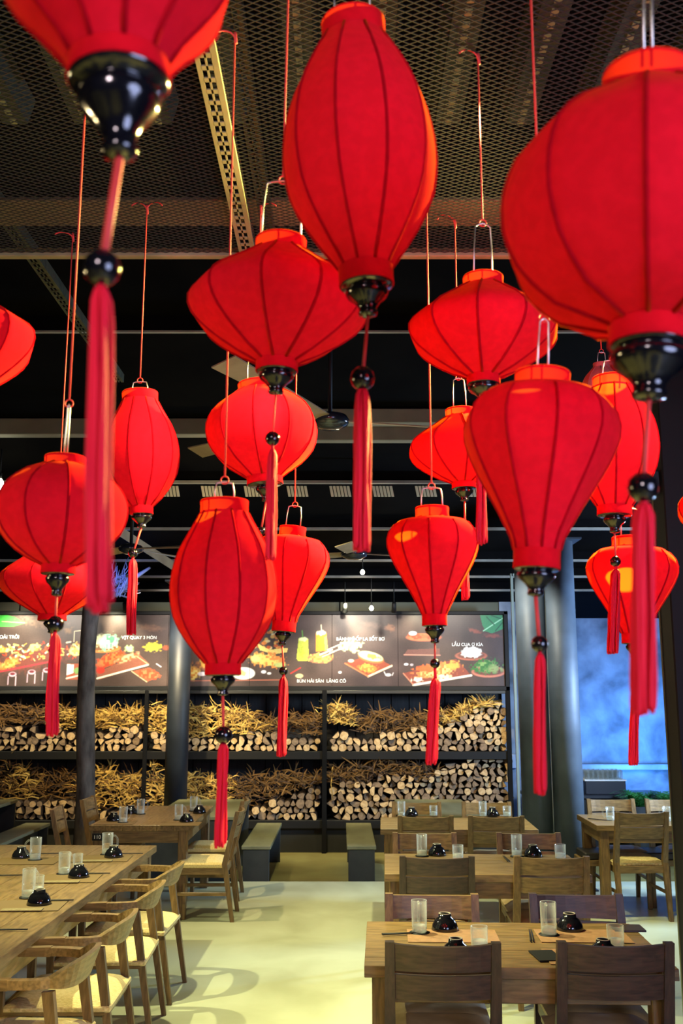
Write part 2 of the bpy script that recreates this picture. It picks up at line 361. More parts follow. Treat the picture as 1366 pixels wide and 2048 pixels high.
# columns
def column(px0, px1, py, Y, ztop, label):
    x = (P(px0, py, Y).x+P(px1, py, Y).x)/2; r = (px1-px0)/2*M_PX(py, Y)
    z0 = 0 if Y < 10.2 else -.15
    t = thing('steel_column', label, 'column', (x, Y, z0))
    MB().lathe([(r, 0), (r, ztop-z0)], 32, closed=True).build('shaft', M['steel'] if px0 < 700 else M['steel_lit'], t)
    MB().box((-r*1.35, -r*1.35, ztop-z0), (r*1.35, r*1.35, ztop-z0+.025), .004).build('cap_plate', M['steel'], t)
    MB().box((-r*1.4, -r*1.4, 0), (r*1.4, r*1.4, .015), .003).build('base_plate', M['steel'], t)
    return t
column(333, 378, 1450, 12.38, roofz(12.38), 'dark round steel column in front of the firewood rack beside the far wooden table')
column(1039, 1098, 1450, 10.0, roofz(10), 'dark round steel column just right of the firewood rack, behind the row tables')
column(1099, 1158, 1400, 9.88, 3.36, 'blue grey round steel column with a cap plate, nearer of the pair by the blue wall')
pl = thing('steel_pillar', 'thick black square pillar at the right edge beside the corner table', 'pillar', (1.89, 5.6, 0))
MB().box((0, 0, 0), (.5, .2, 4.35), .008).build('shaft', mat('black_pillar', srgb(11, 10, 13), .6), pl)
MB().box((-.006, .188, 0), (.012, .206, 4.3)).build('edge_strip', mat('strip_green', srgb(92, 94, 70), .5), pl)  # thin greenish strip along the edge, paler than the shaft
MB().box((-.16, .05, 2.98), (0, .15, 3.12), .006).build('bracket', M['steel'], pl)
# pale door frame verticals behind the columns
dfr = thing('door_frame', 'thin pale steel door frame standing between the two steel columns', 'door frame', (0, 0, 0))
for px in (1031, 1100):
    x = P(px, 1400, 11.2).x
    put('frame_post', MB().box((x-.014, 11.18, -.15), (x+.014, 11.22, 3.2)).mesh('frame_post', M['trim_light']), dfr)
x0, x1 = P(1031, 1400, 11.2).x, P(1100, 1400, 11.2).x
put('frame_head', MB().box((x0, 11.18, 3.17), (x1, 11.22, 3.2)).mesh('frame_head', M['trim_light']), dfr)

# tree trunk in front of the menu board
tr = thing('bare_tree', 'bare tree trunk with blue lit twigs in front of the menu board', 'tree', (0, 0, 0))
tp = []; rs = []
for px, py, wpx in ((168, 1712, 50), (170, 1640, 40), (172, 1560, 36), (171, 1460, 37), (172, 1380, 34), (175, 1300, 31), (181, 1230, 33), (186, 1200, 36), (188, 1150, 34)):
    p = P(px, py, 11.6); tp.append(p); rs.append(wpx/2*M_PX(py, 11.6))
tp[0].z = -.16
MB().tube(tp, rs, 14).build('trunk', M['trunk'], tr)
mb = MB(); top = tp[-1]
mb.tube([tp[-2], P(225, 1190, 11.5), P(262, 1160, 11.4), P(300, 1135, 11.3)], [.06, .045, .03, .014], 7)
mb.tube([tp[-2], P(150, 1150, 11.6), P(120, 1110, 11.6)], [.07, .05, .03], 7)
mb.build('branch', M['twig_lit'], tr)
mb = MB()
for i in range(80):
    a = P(random.uniform(205, 250), random.uniform(1158, 1195), 11.5+random.uniform(-.2, .2)); pts = [a]
    d = Vector((random.uniform(-.2, 1), random.uniform(-.4, .4), random.uniform(-.1, .9))).normalized()*.05
    for k in range(4):
        a = a+d+Vector((random.uniform(-.03, .03), random.uniform(-.02, .02), random.uniform(-.03, .03))); pts.append(a)
    mb.tube(pts, [.008, .007, .006, .005, .003], 4)
o = mb.build('twigs', M['twig_lit'], tr); o['kind'] = 'stuff'
light('twig_lamp', 'POINT', P(235, 1150, 11.0), (0, 0, 0), 6, (.22, .34, 1), .1)
fs_ = P(250, 1154, 12.5); 
o = MB().box((-5.5, 12.95, P(0, 1168, 12.95).z), (P(338, 1150, 12.95).x, 13.0, P(0, 1146, 12.95).z), .004).build('trim_5', M['bluefascia']); o['kind'] = 'structure'

# ---------------------------------------------------------------- menu board: flat print on boards in a dark frame
BY = 13.05
BX0, BX1 = P(-60, 1300, BY).x, P(1008, 1300, BY).x
BZ0, BZ1 = P(683, 1372, BY).z, P(683, 1230, BY).z
bd = thing('menu_board', 'long brown menu board printed with dishes above the firewood', 'sign', (0, BY, 0))
MB().box((BX0-.1, .02, BZ0-.06), (BX1+.06, .10, BZ1+.05), .004).build('backing', M['dark'], bd)
fr = MB().box((BX0-.1, -.03, BZ0-.06), (BX1+.06, .05, BZ0-.003), .006).box((BX0-.1, -.03, BZ1+.003), (BX1+.06, .05, BZ1+.05), .006).box((BX1+.003, -.03, BZ0-.06), (BX1+.06, .05, BZ1+.05), .006)
fr.build('frame', M['black'], bd)
PXW, PXH = 1069, 143
U, V = np.meshgrid(np.linspace(-60, 1008, PXW), np.linspace(1372, 1230, PXH))
img = np.zeros((PXH, PXW, 3)); 
def lin(c): return np.array(srgb(*c)[:3])
sm = lambda n: np.repeat(np.repeat(RNG.random((PXH//n+2, PXW//n+2)), n, 0), n, 1)[:PXH, :PXW]
def blur(a, n):
    for _ in range(n):
        a = (a+np.roll(a, 1, 0)+np.roll(a, -1, 0)+np.roll(a, 1, 1)+np.roll(a, -1, 1))/5
    return a
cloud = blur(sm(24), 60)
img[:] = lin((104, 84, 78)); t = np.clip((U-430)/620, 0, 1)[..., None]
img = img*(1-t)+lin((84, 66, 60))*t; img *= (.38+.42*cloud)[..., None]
fine = sm(2); mid = blur(sm(4), 1)
def blend(mask, col, amt=1.0):
    global img
    m = np.clip(mask, 0, 1)[..., None]*amt; img = img*(1-m)+np.asarray(col)*m
def ell(cx, cy, rx, ry, col, rot=0, soft=.12, tex=0, col2=None, amt=1):
    a = math.radians(rot); x = (U-cx)*math.cos(a)+(V-cy)*math.sin(a); y = -(U-cx)*math.sin(a)+(V-cy)*math.cos(a)
    d = np.sqrt((x/rx)**2+(y/ry)**2)+tex*(mid-.5)
    m = np.clip((1-d)/soft, 0, 1); c = lin(col)
    if col2 is not None: c = c+(lin(col2)-c)*np.clip((mid[..., None]-.35)*3.3, 0, 1)
    blend(m, c, amt)
def poly(pts, col, amt=1):
    inside = np.zeros(U.shape, bool); n = len(pts)
    for i in range(n):
        (x1, y1), (x2, y2) = pts[i], pts[(i+1)%n]
        if y1 == y2: continue
        c = ((y1 > V) != (y2 > V)) & (U < (x2-x1)*(V-y1)/(y2-y1)+x1); inside ^= c
    blend(inside.astype(float), lin(col), amt)
def seg(x1, y1, x2, y2, wd, col, amt=1):
    L2 = (x2-x1)**2+(y2-y1)**2; q = np.clip(((U-x1)*(x2-x1)+(V-y1)*(y2-y1))/L2, 0, 1)
    d = np.hypot(U-x1-q*(x2-x1), V-y1-q*(y2-y1)); blend(np.clip((wd/2+.6-d), 0, 1), lin(col), amt)
# green leaf, smoke wisps
poly([(-20,1231),(8,1230),(25,1234),(38,1241),(51,1246),(36,1250),(22,1254),(2,1254),(-20,1253)], (70, 190, 70)); seg(0, 1243, 46, 1246, 1.2, (170, 235, 130))
ell(85, 1245, 60, 14, (150, 116, 92), 10, .9, .6, amt=.5); ell(300, 1256, 30, 9, (134, 98, 78), 8, .8, .6, amt=.7); ell(135, 1262, 10, 9, (150, 110, 70), 0, .6, .6, amt=.7)
# seafood platter
ell(70, 1318, 110, 26, (140, 70, 60), -12, .6, .5, amt=.7)
for i in range(150):
    x = random.uniform(-50, 160); y = 1305+random.uniform(-20, 14)-(x-60)*.05; q = random.random()
    col = random.choice([(230,90,50),(240,205,110),(250,240,205),(226,64,44),(214,150,70),(245,222,150)])
    a = random.uniform(0, PI); l = random.uniform(3, 10); seg(x, y, x+l*math.cos(a), y+l*math.sin(a)*.6, random.uniform(1.5, 3.5), col)
ell(5, 1300, 15, 9, (245, 235, 150), 0, .4, .6, (210, 150, 60)); ell(70, 1296, 14, 9, (240, 220, 130), 0, .4, .6, (225, 180, 80)); ell(152, 1302, 16, 11, (250, 240, 160), 0, .4, .5, (235, 205, 100))
ell(20, 1328, 26, 10, (222, 130, 60), -20, .4, .6, (240, 190, 100))
seg(-60, 1356, 110, 1322, 3, (208, 60, 70)); 
for x in (28, 66, 96):
    y = 1349-(x-28)*.12; ell(x, y, 9, 5.5, (225, 190, 205), 0, .3); ell(x, y-1, 6.5, 3.5, (120, 50, 60), 0, .4); seg(x-8, y+4, x-8, y+20, 1.6, (230, 190, 210)); seg(x+7, y+4, x+7, y+22, 1.8, (235, 200, 215))
for s in ((147,1263,147,1284),(147,1263,163,1261),(163,1261,163,1284)): seg(*s, 1.2, (240, 228, 190))
poly([(136,1328),(160,1327),(166,1360),(136,1360)], (160, 82, 60)); poly([(136,1328),(150,1330),(150,1346),(136,1351)], (246, 242, 226)); ell(158, 1341, 9, 8, (120, 160, 90), 0, .4, .6); seg(136, 1357, 166, 1350, 3, (236, 226, 200))
# salad basket, duck on a tray
ell(205, 1297, 38, 10, (206, 120, 62), 0, .15); ell(205, 1295, 34, 7, (120, 76, 50), 0, .2); ell(214, 1284, 25, 18, (120, 190, 150), 0, .3, .7, (214, 232, 205)); ell(198, 1280, 14, 16, (244, 246, 200), 0, .5, .4, amt=.7); ell(222, 1280, 12, 12, (70, 160, 100), 0, .5, .8)
poly([(194,1346),(278,1308),(300,1328),(200,1360)], (150, 92, 74)); seg(197, 1357, 297, 1330, 3.4, (248, 238, 214)); seg(272, 1312, 298, 1329, 1.6, (232, 190, 140))
ell(222, 1319, 36, 14, (214, 72, 42), -24, .3, .4, (236, 120, 66)); ell(256, 1316, 30, 8, (244, 190, 140), -20, .5, .4, (226, 110, 70)); ell(203, 1341, 10, 8, (206, 58, 44), 0, .3)
ell(258, 1298, 11, 8, (196, 232, 160), 0, .5, .5); ell(307, 1294, 21, 11, (238, 206, 70), 0, .25, .6, (190, 190, 70)); ell(332, 1296, 9, 6, (170, 90, 60), 0, .3)
poly([(265,1343),(300,1335),(326,1352),(296,1364)], (180, 92, 66)); seg(265, 1343, 296, 1364, 1.4, (235, 200, 160)); ell(300, 1349, 24, 10, (214, 80, 48), 8, .25, .5, (236, 130, 84)); seg(314, 1328, 323, 1334, 2, (220, 215, 225))
# middle dishes
ell(388, 1346, 14, 16, (240, 200, 110), 0, .4, .6, (220, 140, 60)); ell(408, 1325, 9, 12, (244, 190, 80), 0, .4, .5); ell(405, 1348, 10, 5, (236, 214, 214), 0, .4); ell(415, 1331, 35, 12, (212, 120, 60), 0, .6, .7, amt=.5)
seg(350, 1362, 560, 1360, 2, (170, 100, 80)); ell(488, 1347, 24, 13, (246, 242, 232), 0, .12); ell(484, 1346, 14, 7, (220, 200, 130), 0, .4, .6)
for i in range(34): ell(random.uniform(508, 560), random.uniform(1256, 1298), random.uniform(3, 6), random.uniform(3, 5), random.choice([(226,130,60),(240,180,90),(214,96,48),(246,214,150)]), 0, .4)
poly([(514,1287),(540,1300),(576,1296),(574,1305),(548,1309),(520,1301)], (246, 216, 120)); ell(532, 1320, 40, 15, (226, 140, 70), 8, .2, .7, (246, 210, 110)); ell(512, 1318, 12, 8, (248, 224, 130), 0, .4); ell(560, 1330, 14, 6, (190, 200, 120), 0, .4)
seg(490, 1308, 500, 1294, 3, (230, 200, 170)); ell(528, 1344, 6, 4, (235, 232, 236), 0, .3); ell(539, 1347, 5, 3, (220, 218, 224), 0, .3)
seg(604, 1262, 606, 1282, 2, (90, 150, 60)); poly([(597,1278),(616,1278),(618,1318),(614,1323),(597,1323),(593,1317)], (196, 204, 74)); ell(606, 1279, 9, 5, (228, 236, 170), 0, .3, .5); ell(604, 1305, 8, 14, (160, 176, 50), 0, .5, .8, amt=.7)
seg(642, 1250, 643, 1266, 1.6, (230, 215, 180)); poly([(632,1268),(653,1266),(656,1302),(632,1304)], (240, 140, 34)); ell(643, 1266, 11, 6, (250, 236, 190), 0, .3, .4); poly([(648,1275),(653,1272),(656,1300),(650,1302)], (248, 196, 90))
ell(640, 1317, 28, 11, (170, 110, 80), 0, .15); ell(640, 1316, 24, 9, (238, 190, 90), 0, .3, .9, (210, 130, 60)); seg(640, 1310, 664, 1300, 3, (250, 230, 190)); seg(645, 1314, 668, 1304, 2, (250, 225, 180))
seg(582, 1347, 601, 1336, 2.4, (208, 52, 50)); ell(599, 1352, 9, 5, (220, 206, 150), 0, .3)
ell(702, 1291, 24, 14, (236, 240, 190), 0, .4, .6, (180, 205, 120)); seg(655, 1300, 690, 1285, 2, (246, 225, 200)); seg(660, 1306, 688, 1296, 2, (246, 225, 200))
poly([(690,1327),(741,1309),(784,1332),(736,1354)], (140, 66, 42)); seg(736, 1353, 783, 1332, 3.6, (240, 206, 166)); seg(690, 1327, 736, 1353, 2.2, (214, 120, 70)); ell(742, 1317, 28, 10, (186, 108, 58), 12, .2); ell(741, 1313, 27, 9.5, (240, 226, 160), 14, .15); ell(746, 1314, 18, 5, (190, 180, 70), 14, .4, .7); ell(735, 1337, 20, 9, (226, 116, 48), 6, .25, .6, (240, 170, 70)); ell(735, 1331, 14, 4, (190, 150, 60), 0, .4, .8)
ell(702, 1322, 7, 4, (226, 214, 180), 0, .4); ell(680, 1345, 4, 3, (244, 236, 230), 0, .3); ell(776, 1350, 7, 3.4, (216, 208, 206), 0, .3); seg(768, 1344, 771, 1350, 1.6, (216, 208, 206)); seg(786, 1346, 784, 1351, 1.6, (200, 190, 190))
ell(780, 1256, 14, 8, (150, 104, 78), 20, .7, .5, amt=.7); ell(745, 1250, 30, 8, (118, 92, 80), 12, .9, .5, amt=.5)
# grill, hot pot
ell(848, 1275, 38, 9, (206, 110, 74), 0, .2); ell(840, 1273, 34, 6, (160, 72, 46), 0, .3, .6, (186, 96, 60)); ell(826, 1267, 9, 5, (206, 216, 224), 0, .3); poly([(815,1300),(880,1297),(880,1311),(808,1310)], (110, 72, 64)); seg(808, 1310, 880, 1311, 1.6, (206, 140, 120))
ell(812, 1329, 5, 3, (226, 220, 226), 0, .3); ell(823, 1330, 4, 3, (170, 160, 166), 0, .3)
poly([(806,1347),(912,1318),(942,1352),(826,1371)], (128, 62, 46)); seg(826, 1370, 941, 1351, 4, (250, 238, 216)); seg(806, 1347, 826, 1370, 1.8, (206, 130, 100)); ell(872, 1342, 46, 15, (214, 120, 60), -8, .3, .8, (240, 200, 120)); ell(850, 1338, 24, 9, (226, 96, 44), 0, .4, .5); ell(905, 1330, 16, 9, (220, 160, 70), 0, .4, .9); ell(834, 1360, 12, 5, (214, 220, 200), 0, .4, .8); ell(888, 1354, 18, 5, (236, 226, 180), 0, .4, .9)
ell(942, 1312, 34, 10, (170, 96, 76), 0, .12); ell(942, 1311, 31, 8, (110, 66, 54), 0, .2); ell(943, 1305, 23, 12, (240, 240, 236), 0, .2, .3)
ell(976, 1344, 36, 12, (186, 116, 96), 0, .12); ell(976, 1343, 33, 9, (100, 58, 48), 0, .2); ell(974, 1333, 29, 16, (44, 104, 44), 0, .3, .9, (120, 160, 90)); ell(990, 1338, 16, 9, (150, 164, 110), 0, .6, .9, amt=.7)
poly([(962,1231),(1008,1230),(1008,1258),(985,1267),(972,1263),(966,1250)], (48, 128, 84)); seg(968, 1262, 1008, 1236, 2, (150, 210, 170)); seg(975, 1234, 990, 1250, 2, (26, 80, 56)); seg(985, 1231, 1004, 1238, 2, (26, 80, 56)); seg(992, 1262, 1006, 1246, 2, (26, 80, 56))
ell(950, 1262, 16, 5, (150, 76, 60), 14, .6, .5, amt=.8); ell(985, 1272, 22, 5, (140, 74, 62), 4, .6, .5, amt=.7)
img *= (.94+.12*fine)[..., None]
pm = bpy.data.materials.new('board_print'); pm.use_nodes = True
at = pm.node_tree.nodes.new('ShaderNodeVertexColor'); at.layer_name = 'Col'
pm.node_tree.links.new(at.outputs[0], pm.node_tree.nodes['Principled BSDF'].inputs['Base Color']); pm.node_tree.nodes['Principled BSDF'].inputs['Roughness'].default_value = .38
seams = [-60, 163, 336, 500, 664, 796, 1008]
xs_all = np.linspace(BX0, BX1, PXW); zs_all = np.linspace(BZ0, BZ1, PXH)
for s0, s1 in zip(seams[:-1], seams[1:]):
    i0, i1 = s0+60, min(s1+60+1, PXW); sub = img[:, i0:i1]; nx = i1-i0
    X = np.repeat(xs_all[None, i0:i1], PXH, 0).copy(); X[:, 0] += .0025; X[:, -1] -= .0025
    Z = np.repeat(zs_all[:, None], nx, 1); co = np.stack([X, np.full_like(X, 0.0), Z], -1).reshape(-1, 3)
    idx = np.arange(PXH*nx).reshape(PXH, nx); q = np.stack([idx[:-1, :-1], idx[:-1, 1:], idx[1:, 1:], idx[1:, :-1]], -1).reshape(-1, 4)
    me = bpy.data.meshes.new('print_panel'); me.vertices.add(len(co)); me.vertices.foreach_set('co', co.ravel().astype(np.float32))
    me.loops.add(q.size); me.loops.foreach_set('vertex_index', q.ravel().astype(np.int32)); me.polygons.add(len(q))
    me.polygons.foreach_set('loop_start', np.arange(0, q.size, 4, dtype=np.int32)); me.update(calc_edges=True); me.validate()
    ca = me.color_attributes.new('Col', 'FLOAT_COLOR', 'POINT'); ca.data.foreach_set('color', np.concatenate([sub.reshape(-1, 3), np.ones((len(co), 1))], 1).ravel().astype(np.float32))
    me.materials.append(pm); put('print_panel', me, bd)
def text(body, px0, px1, py_base, parent, Y, m, name='lettering', off=-.003, bold=.012):
    cu = bpy.data.curves.new(name, 'FONT'); cu.body = body; cu.offset = bold
    ob = bpy.data.objects.new(name, cu); C.objects.link(ob); dg = bpy.context.evaluated_depsgraph_get()
    me = bpy.data.meshes.new_from_object(ob.evaluated_get(dg)); bpy.data.objects.remove(ob)
    xs = [v.co.x for v in me.vertices]; w0, w1 = min(xs), max(xs)
    a, b = P(px0, py_base, Y), P(px1, py_base, Y); sc = (b.x-a.x)/(w1-w0)
    for v in me.vertices: v.co = ((v.co.x-w0)*sc+a.x, off, v.co.y*sc*1.0+a.z)
    me.materials.clear(); me.materials.append(m); return put(name, me, parent)
for tx, a, b, y in (('OÀI TRỜI', -1, 38, 1277), ('VỊT QUAY 3 MÓN', 243, 313, 1278), ('BÚN HẢI SẢN  LĂNG CÔ', 594, 692, 1365), ('BÁNH MÌ ỐP LA SỐT BƠ', 673, 769, 1281), ('LẨU CUA Ơ KÌA', 904, 966, 1292)):
    text(tx, a, b, y, bd, BY, M['tag_ink'])
# little black spot heads on the board's top edge
for px in (208, 250, 476, 690, 788):
    p = P(px, 1214, 12.75)
    t = thing('spot_head', 'small black spotlight head above the menu board at %s' % {208: 'the tree trunk', 250: 'the duck dish', 476: 'the stacked seafood dish', 690: 'the bright white salad', 788: 'the grill pan'}[px], 'spotlight', p, 0, 'spotlights over the menu board')
    MB().tube([(0, -.03, .05), (0, .04, -.06)], [.028, .034], 12).build('lamp_body', M['black'], t)
    MB().tube([(0, -.02, .04), (0, .0, .5)], .008, 6).build('stem', M['black'], t)
def bulb(px, py, Y, r, label, name='bare_bulb'):
    p = P(px, py, Y); t = thing(name, label, 'light bulb', p)
    MB().lathe([(r*.02, -r), (r*.6, -r*.8), (r, 0), (r*.7, r*.8), (r*.35, r*1.3)], 12).build('bulb', M['bulb'], t)
    MB().lathe([(r*.4, r*1.2), (r*.4, r*2.4)], 10, closed=True).build('socket', M['black'], t)
    MB().tube([(0, 0, r*2.3), (0, 0, max(.2, roofz(Y)+.12-p.z))], .006, 5).build('lamp_cord', M['black'], t)
bulb(725, 1145, 10.2, .024, 'glowing bulb hung under the far fan, higher of the two')
bulb(743, 1217, 12.2, .028, 'glowing bulb hung in front of the menu board, lower of the two')
bulb(-1, 970, 8.6, .045, 'glowing lamp at the left edge behind the round lantern', 'hanging_lamp')

# ---------------------------------------------------------------- wood rack with logs, straw and brush
RY = 13.0
rack = thing('firewood_rack', 'long dark steel firewood rack under the menu board', 'rack', (0, 0, 0))
Z1, Z0 = P(683, 1503, RY).z, P(683, 1641, RY).z; ZT = BZ0-.06
XL, XR = -5.0, P(1018, 1450, RY).x
put('shelf', MB().box((XL, RY, Z1-.10), (XR, RY+.55, Z1), .004).mesh('shelf', M['black']), rack)
put('shelf', MB().box((XL, RY, Z0-.10), (XR, RY+.55, Z0), .004).mesh('shelf', M['black']), rack)
put('kick_board', MB().box((XL, RY+.06, -.15), (XR, RY+.10, Z0-.1)).mesh('kick_board', noisy('dark_kick', srgb(16, 17, 15), srgb(28, 29, 26), 2, .8)), rack)
for px, wd in ((-240, .03), (292, .025), (649, .03), (1017, .03)):
    x = P(px, 1450, RY).x
    put('rack_post', MB().box((x-wd, RY-.03, -.15), (x+wd, RY+.02, ZT), .004).mesh('rack_post', M['dark']), rack)
put('top_rail', MB().box((XL, RY-.02, ZT-.04), (XR, RY+.03, ZT), .004).mesh('top_rail', mat('rail_grey', srgb(60, 60, 56), .4, .4)), rack)
def log_mesh(kind, r, L, light_end):
    n = {'round': 11, 'half': 8, 'wedge': 6}[kind]; pts = []
    if kind == 'round': pts = [(r*random.uniform(.86, 1.1)*math.cos(2*PI*k/n), r*random.uniform(.86, 1.1)*math.sin(2*PI*k/n)) for k in range(n)]
    elif kind == 'half': pts = [(1.25*r*math.cos(PI*k/(n-1)), 1.25*r*random.uniform(.85, 1.05)*math.sin(PI*k/(n-1))-.5*r) for k in range(n)]
    else: pts = [(0, -1.1*r)]+[(1.5*r*math.cos(PI*(.28+.44*k/(n-2))), 1.6*r*math.sin(PI*(.28+.44*k/(n-2)))-.8*r) for k in range(n-1)]
    mb = MB(); a = [(x, 0, z) for x, z in pts]; b = [(x, L, z) for x, z in pts]; a2 = [(x*.9, -.006, z*.9) for x, z in pts]
    nn = len(pts)
    mb.add(a2, [tuple(range(nn))], 0)
    mb.add(a2+a, [(i, (i+1)%nn, nn+(i+1)%nn, nn+i) for i in range(nn)], 1)
    mb.add(a+b, [(i, (i+1)%nn, nn+(i+1)%nn, nn+i) for i in range(nn)], 1); mb.add(b, [tuple(range(nn-1, -1, -1))], 0)
    return mb.mesh('log', [M['endgrain'] if light_end else M['endgrain2'], M['bark']])
variants = []
for kd, k in (('round', 5), ('half', 4), ('wedge', 5)):
    for i in range(k): variants.append((log_mesh(kd, .05, .42, True), log_mesh(kd, .05, .42, False)))
def interp(tab, x): return float(np.interp(x, [t[0] for t in tab], [t[1] for t in tab]))
# heights of the stacked logs and of the straw above them, by photo column
upper = [(-300, 1455), (0, 1452), (160, 1460), (290, 1450), (340, 1478), (420, 1478), (520, 1466), (650, 1474), (680, 1462), (720, 1480), (800, 1462), (880, 1452), (950, 1422), (985, 1404), (1015, 1408)]
lower = [(-300, 1606), (0, 1604), (150, 1600), (200, 1622), (330, 1620), (480, 1620), (560, 1600), (645, 1562), (680, 1570), (760, 1548), (860, 1556), (900, 1528), (960, 1510), (1015, 1512)]
logs = []
posts = [P(p, 1450, RY).x for p in (292, 649)]
for base, tab in ((Z1, upper), (Z0, lower)):
    row = 0; z = base+.044
    while z < base+.95:
        x = XL+.1+(.05 if row % 2 else 0)
        while x < XR-.06:
            r = random.uniform(.039, .062); x += r
            px = 683+x/(RY/ray(683, 1500)[1])*FPX
            ztop = P(683, interp(tab, px), RY).z
            if z+r*.35 < ztop+random.uniform(-.02, .02) and all(abs(x-p) > .07 for p in posts):
                logs.append((x, z+random.uniform(-.008, .008), r*1.02, base is Z1))
            x += r*.96
        z += .078; row += 1
vis = [i for i, (x, z, r, u) in enumerate(logs) if x > -4.75]
vis.sort(key=lambda i: -logs[i][2]); pick = set(vis[:296])
rest = MB(); 
for i, (x, z, r, u) in enumerate(logs):
    va = random.randrange(len(variants)); pale = random.random() < (.62 if u else .5)
    me = variants[va][0 if pale else 1]; rot = random.uniform(0, 2*PI); yo = RY+.07+random.uniform(-.05, .05)
    mtx = Matrix.Translation((x, yo, z)) @ Matrix.Rotation(rot, 4, 'Y') @ Matrix.Diagonal((r/.05, 1, r/.05, 1))
    if i in pick:
        o = put('firewood_log', me); o.matrix_world = mtx
        bay = 'first' if x < posts[0] else 'middle' if x < posts[1] else 'last'; shp = 'round' if va < 5 else 'half round' if va < 9 else 'wedge shaped'
        lb = '%s %s firewood log on the %s shelf, %s bay from the left' % ('pale' if pale else 'grey', shp, 'upper' if u else 'lower', bay)
        tag(o, lb, 'log', group=lb.replace('log', 'logs'))
    else:
        rest.add([mtx @ v.co for v in me.vertices], [tuple(p.vertices) for p in me.polygons], 0)
        for k, p in enumerate(me.polygons): rest.mi[-len(me.polygons)+k] = (1 if p.material_index else (0 if pale else 2))
tag(rest.build('stacked_firewood', [M['endgrain'], M['bark'], M['endgrain2']]), 'rest of the split firewood between the larger logs of the rack', 'firewood', kind='stuff')
straw_up = [(-300, 1425, 1456, 0), (0, 1425, 1456, 0), (30, 1408, 1450, 0), (95, 1415, 1456, 0), (120, 1412, 1460, 1), (160, 1418, 1460, 1), (200, 1430, 1458, 1), (240, 1420, 1460, 1), (265, 1412, 1458, 1), (290, 1420, 1458, 1), (310, 1412, 1462, 1), (340, 1415, 1478, 1), (400, 1418, 1478, 1), (440, 1412, 1474, 1), (500, 1428, 1466, 1), (540, 1436, 1470, 0), (640, 1428, 1472, 0), (650, 1414, 1450, 1), (690, 1414, 1450, 1), (720, 1428, 1470, 0), (860, 1428, 1462, 0), (905, 1424, 1450, 1), (950, 1410, 1424, 1), (985, 1404, 1408, 1)]
straw_lo = [(-300, 1530, 1604, 0), (0, 1528, 1604, 0), (35, 1524, 1600, 1), (90, 1545, 1602, 0), (150, 1548, 1600, 0), (195, 1536, 1622, 1), (250, 1542, 1622, 1), (290, 1548, 1622, 1), (308, 1530, 1622, 1), (325, 1552, 1622, 1), (345, 1555, 1624, 1), (440, 1556, 1624, 1), (480, 1552, 1620, 0), (560, 1546, 1600, 0), (645, 1552, 1565, 0), (700, 1528, 1572, 0), (780, 1520, 1556, 0), (860, 1540, 1560, 0), (880, 1548, 1550, 0)]
for nm, tab, lab in (('straw_bundle', 1, 'pale yellow dry straw heaped on the firewood of the rack'), ('brushwood', 0, 'brown dry brushwood heaped on the firewood of the rack')):
    mb = MB()
    for st in (straw_up, straw_lo):
        for i in range(3400 if nm == 'straw_bundle' else 2300):
            px = random.uniform(-60, 985)
            yt = interp([(a, b) for a, b, c, d in st], px); yb = interp([(a, c) for a, b, c, d in st], px); kd = interp([(a, d) for a, b, c, d in st], px)
            if random.random() > (kd if tab else 1-kd) or px > st[-1][0]: continue
            yt -= 9*math.sin(px*.11)*math.sin(px*.043+1)-3
            py = yb+(yt-yb)*random.random()**.8; p = P(px, py, RY+random.uniform(.0, .32))
            if any(abs(p.x-q) < .04 for q in posts): continue
            a = random.gauss(.35, .7) if random.random() < .7 else random.uniform(0, PI); l = random.uniform(.08, .22)
            d = Vector((math.cos(a)*random.choice((1, -1)), random.uniform(-.5, .3), abs(math.sin(a))*.8)).normalized()*l
            s = Vector((-d.z, 0, d.x)).normalized()*random.uniform(.004, .009); bend = Vector((0, -.01, -random.uniform(0, .03)))
            m1 = p+d*.5-bend*.5; e = p+d+bend
            mb.add([p-s, p+s, m1+s, m1-s, e+s*.3, e-s*.3], [(0, 1, 2, 3), (3, 2, 4, 5)], 0 if random.random() < .72 else 1)
    tag(mb.build(nm, [M['straw'], M['brush']] if tab else [M['brush'], M['bark']]), lab, 'straw' if tab else 'brushwood', kind='stuff')
# a few loose twigs standing out of the straw
for pts in (((417, 1386), (424, 1400), (436, 1412)), ((466, 1408), (477, 1424)), ((234, 1402), (242, 1412)), ((665, 1534), (662, 1570), (666, 1600)), ((630, 1418), (640, 1430))):
    q = [P(x, y, RY+.03) for x, y in pts]; wh_ = {417: 'the tallest, at the upper shelf beside the olive lantern', 466: 'short, at the upper shelf right of the tallest one', 234: 'small, at the upper shelf right of the tree trunk', 665: 'long, hanging down the lower shelf beside the rack post', 630: 'short, at the upper shelf left of the middle post'}[pts[0][0]]
    tag(MB().tube(q, [.006]*len(q), 5).build('dry_twig', M['straw']), 'thin pale twig in the straw, %s' % wh_, 'twig', group='loose twigs on the wood rack')

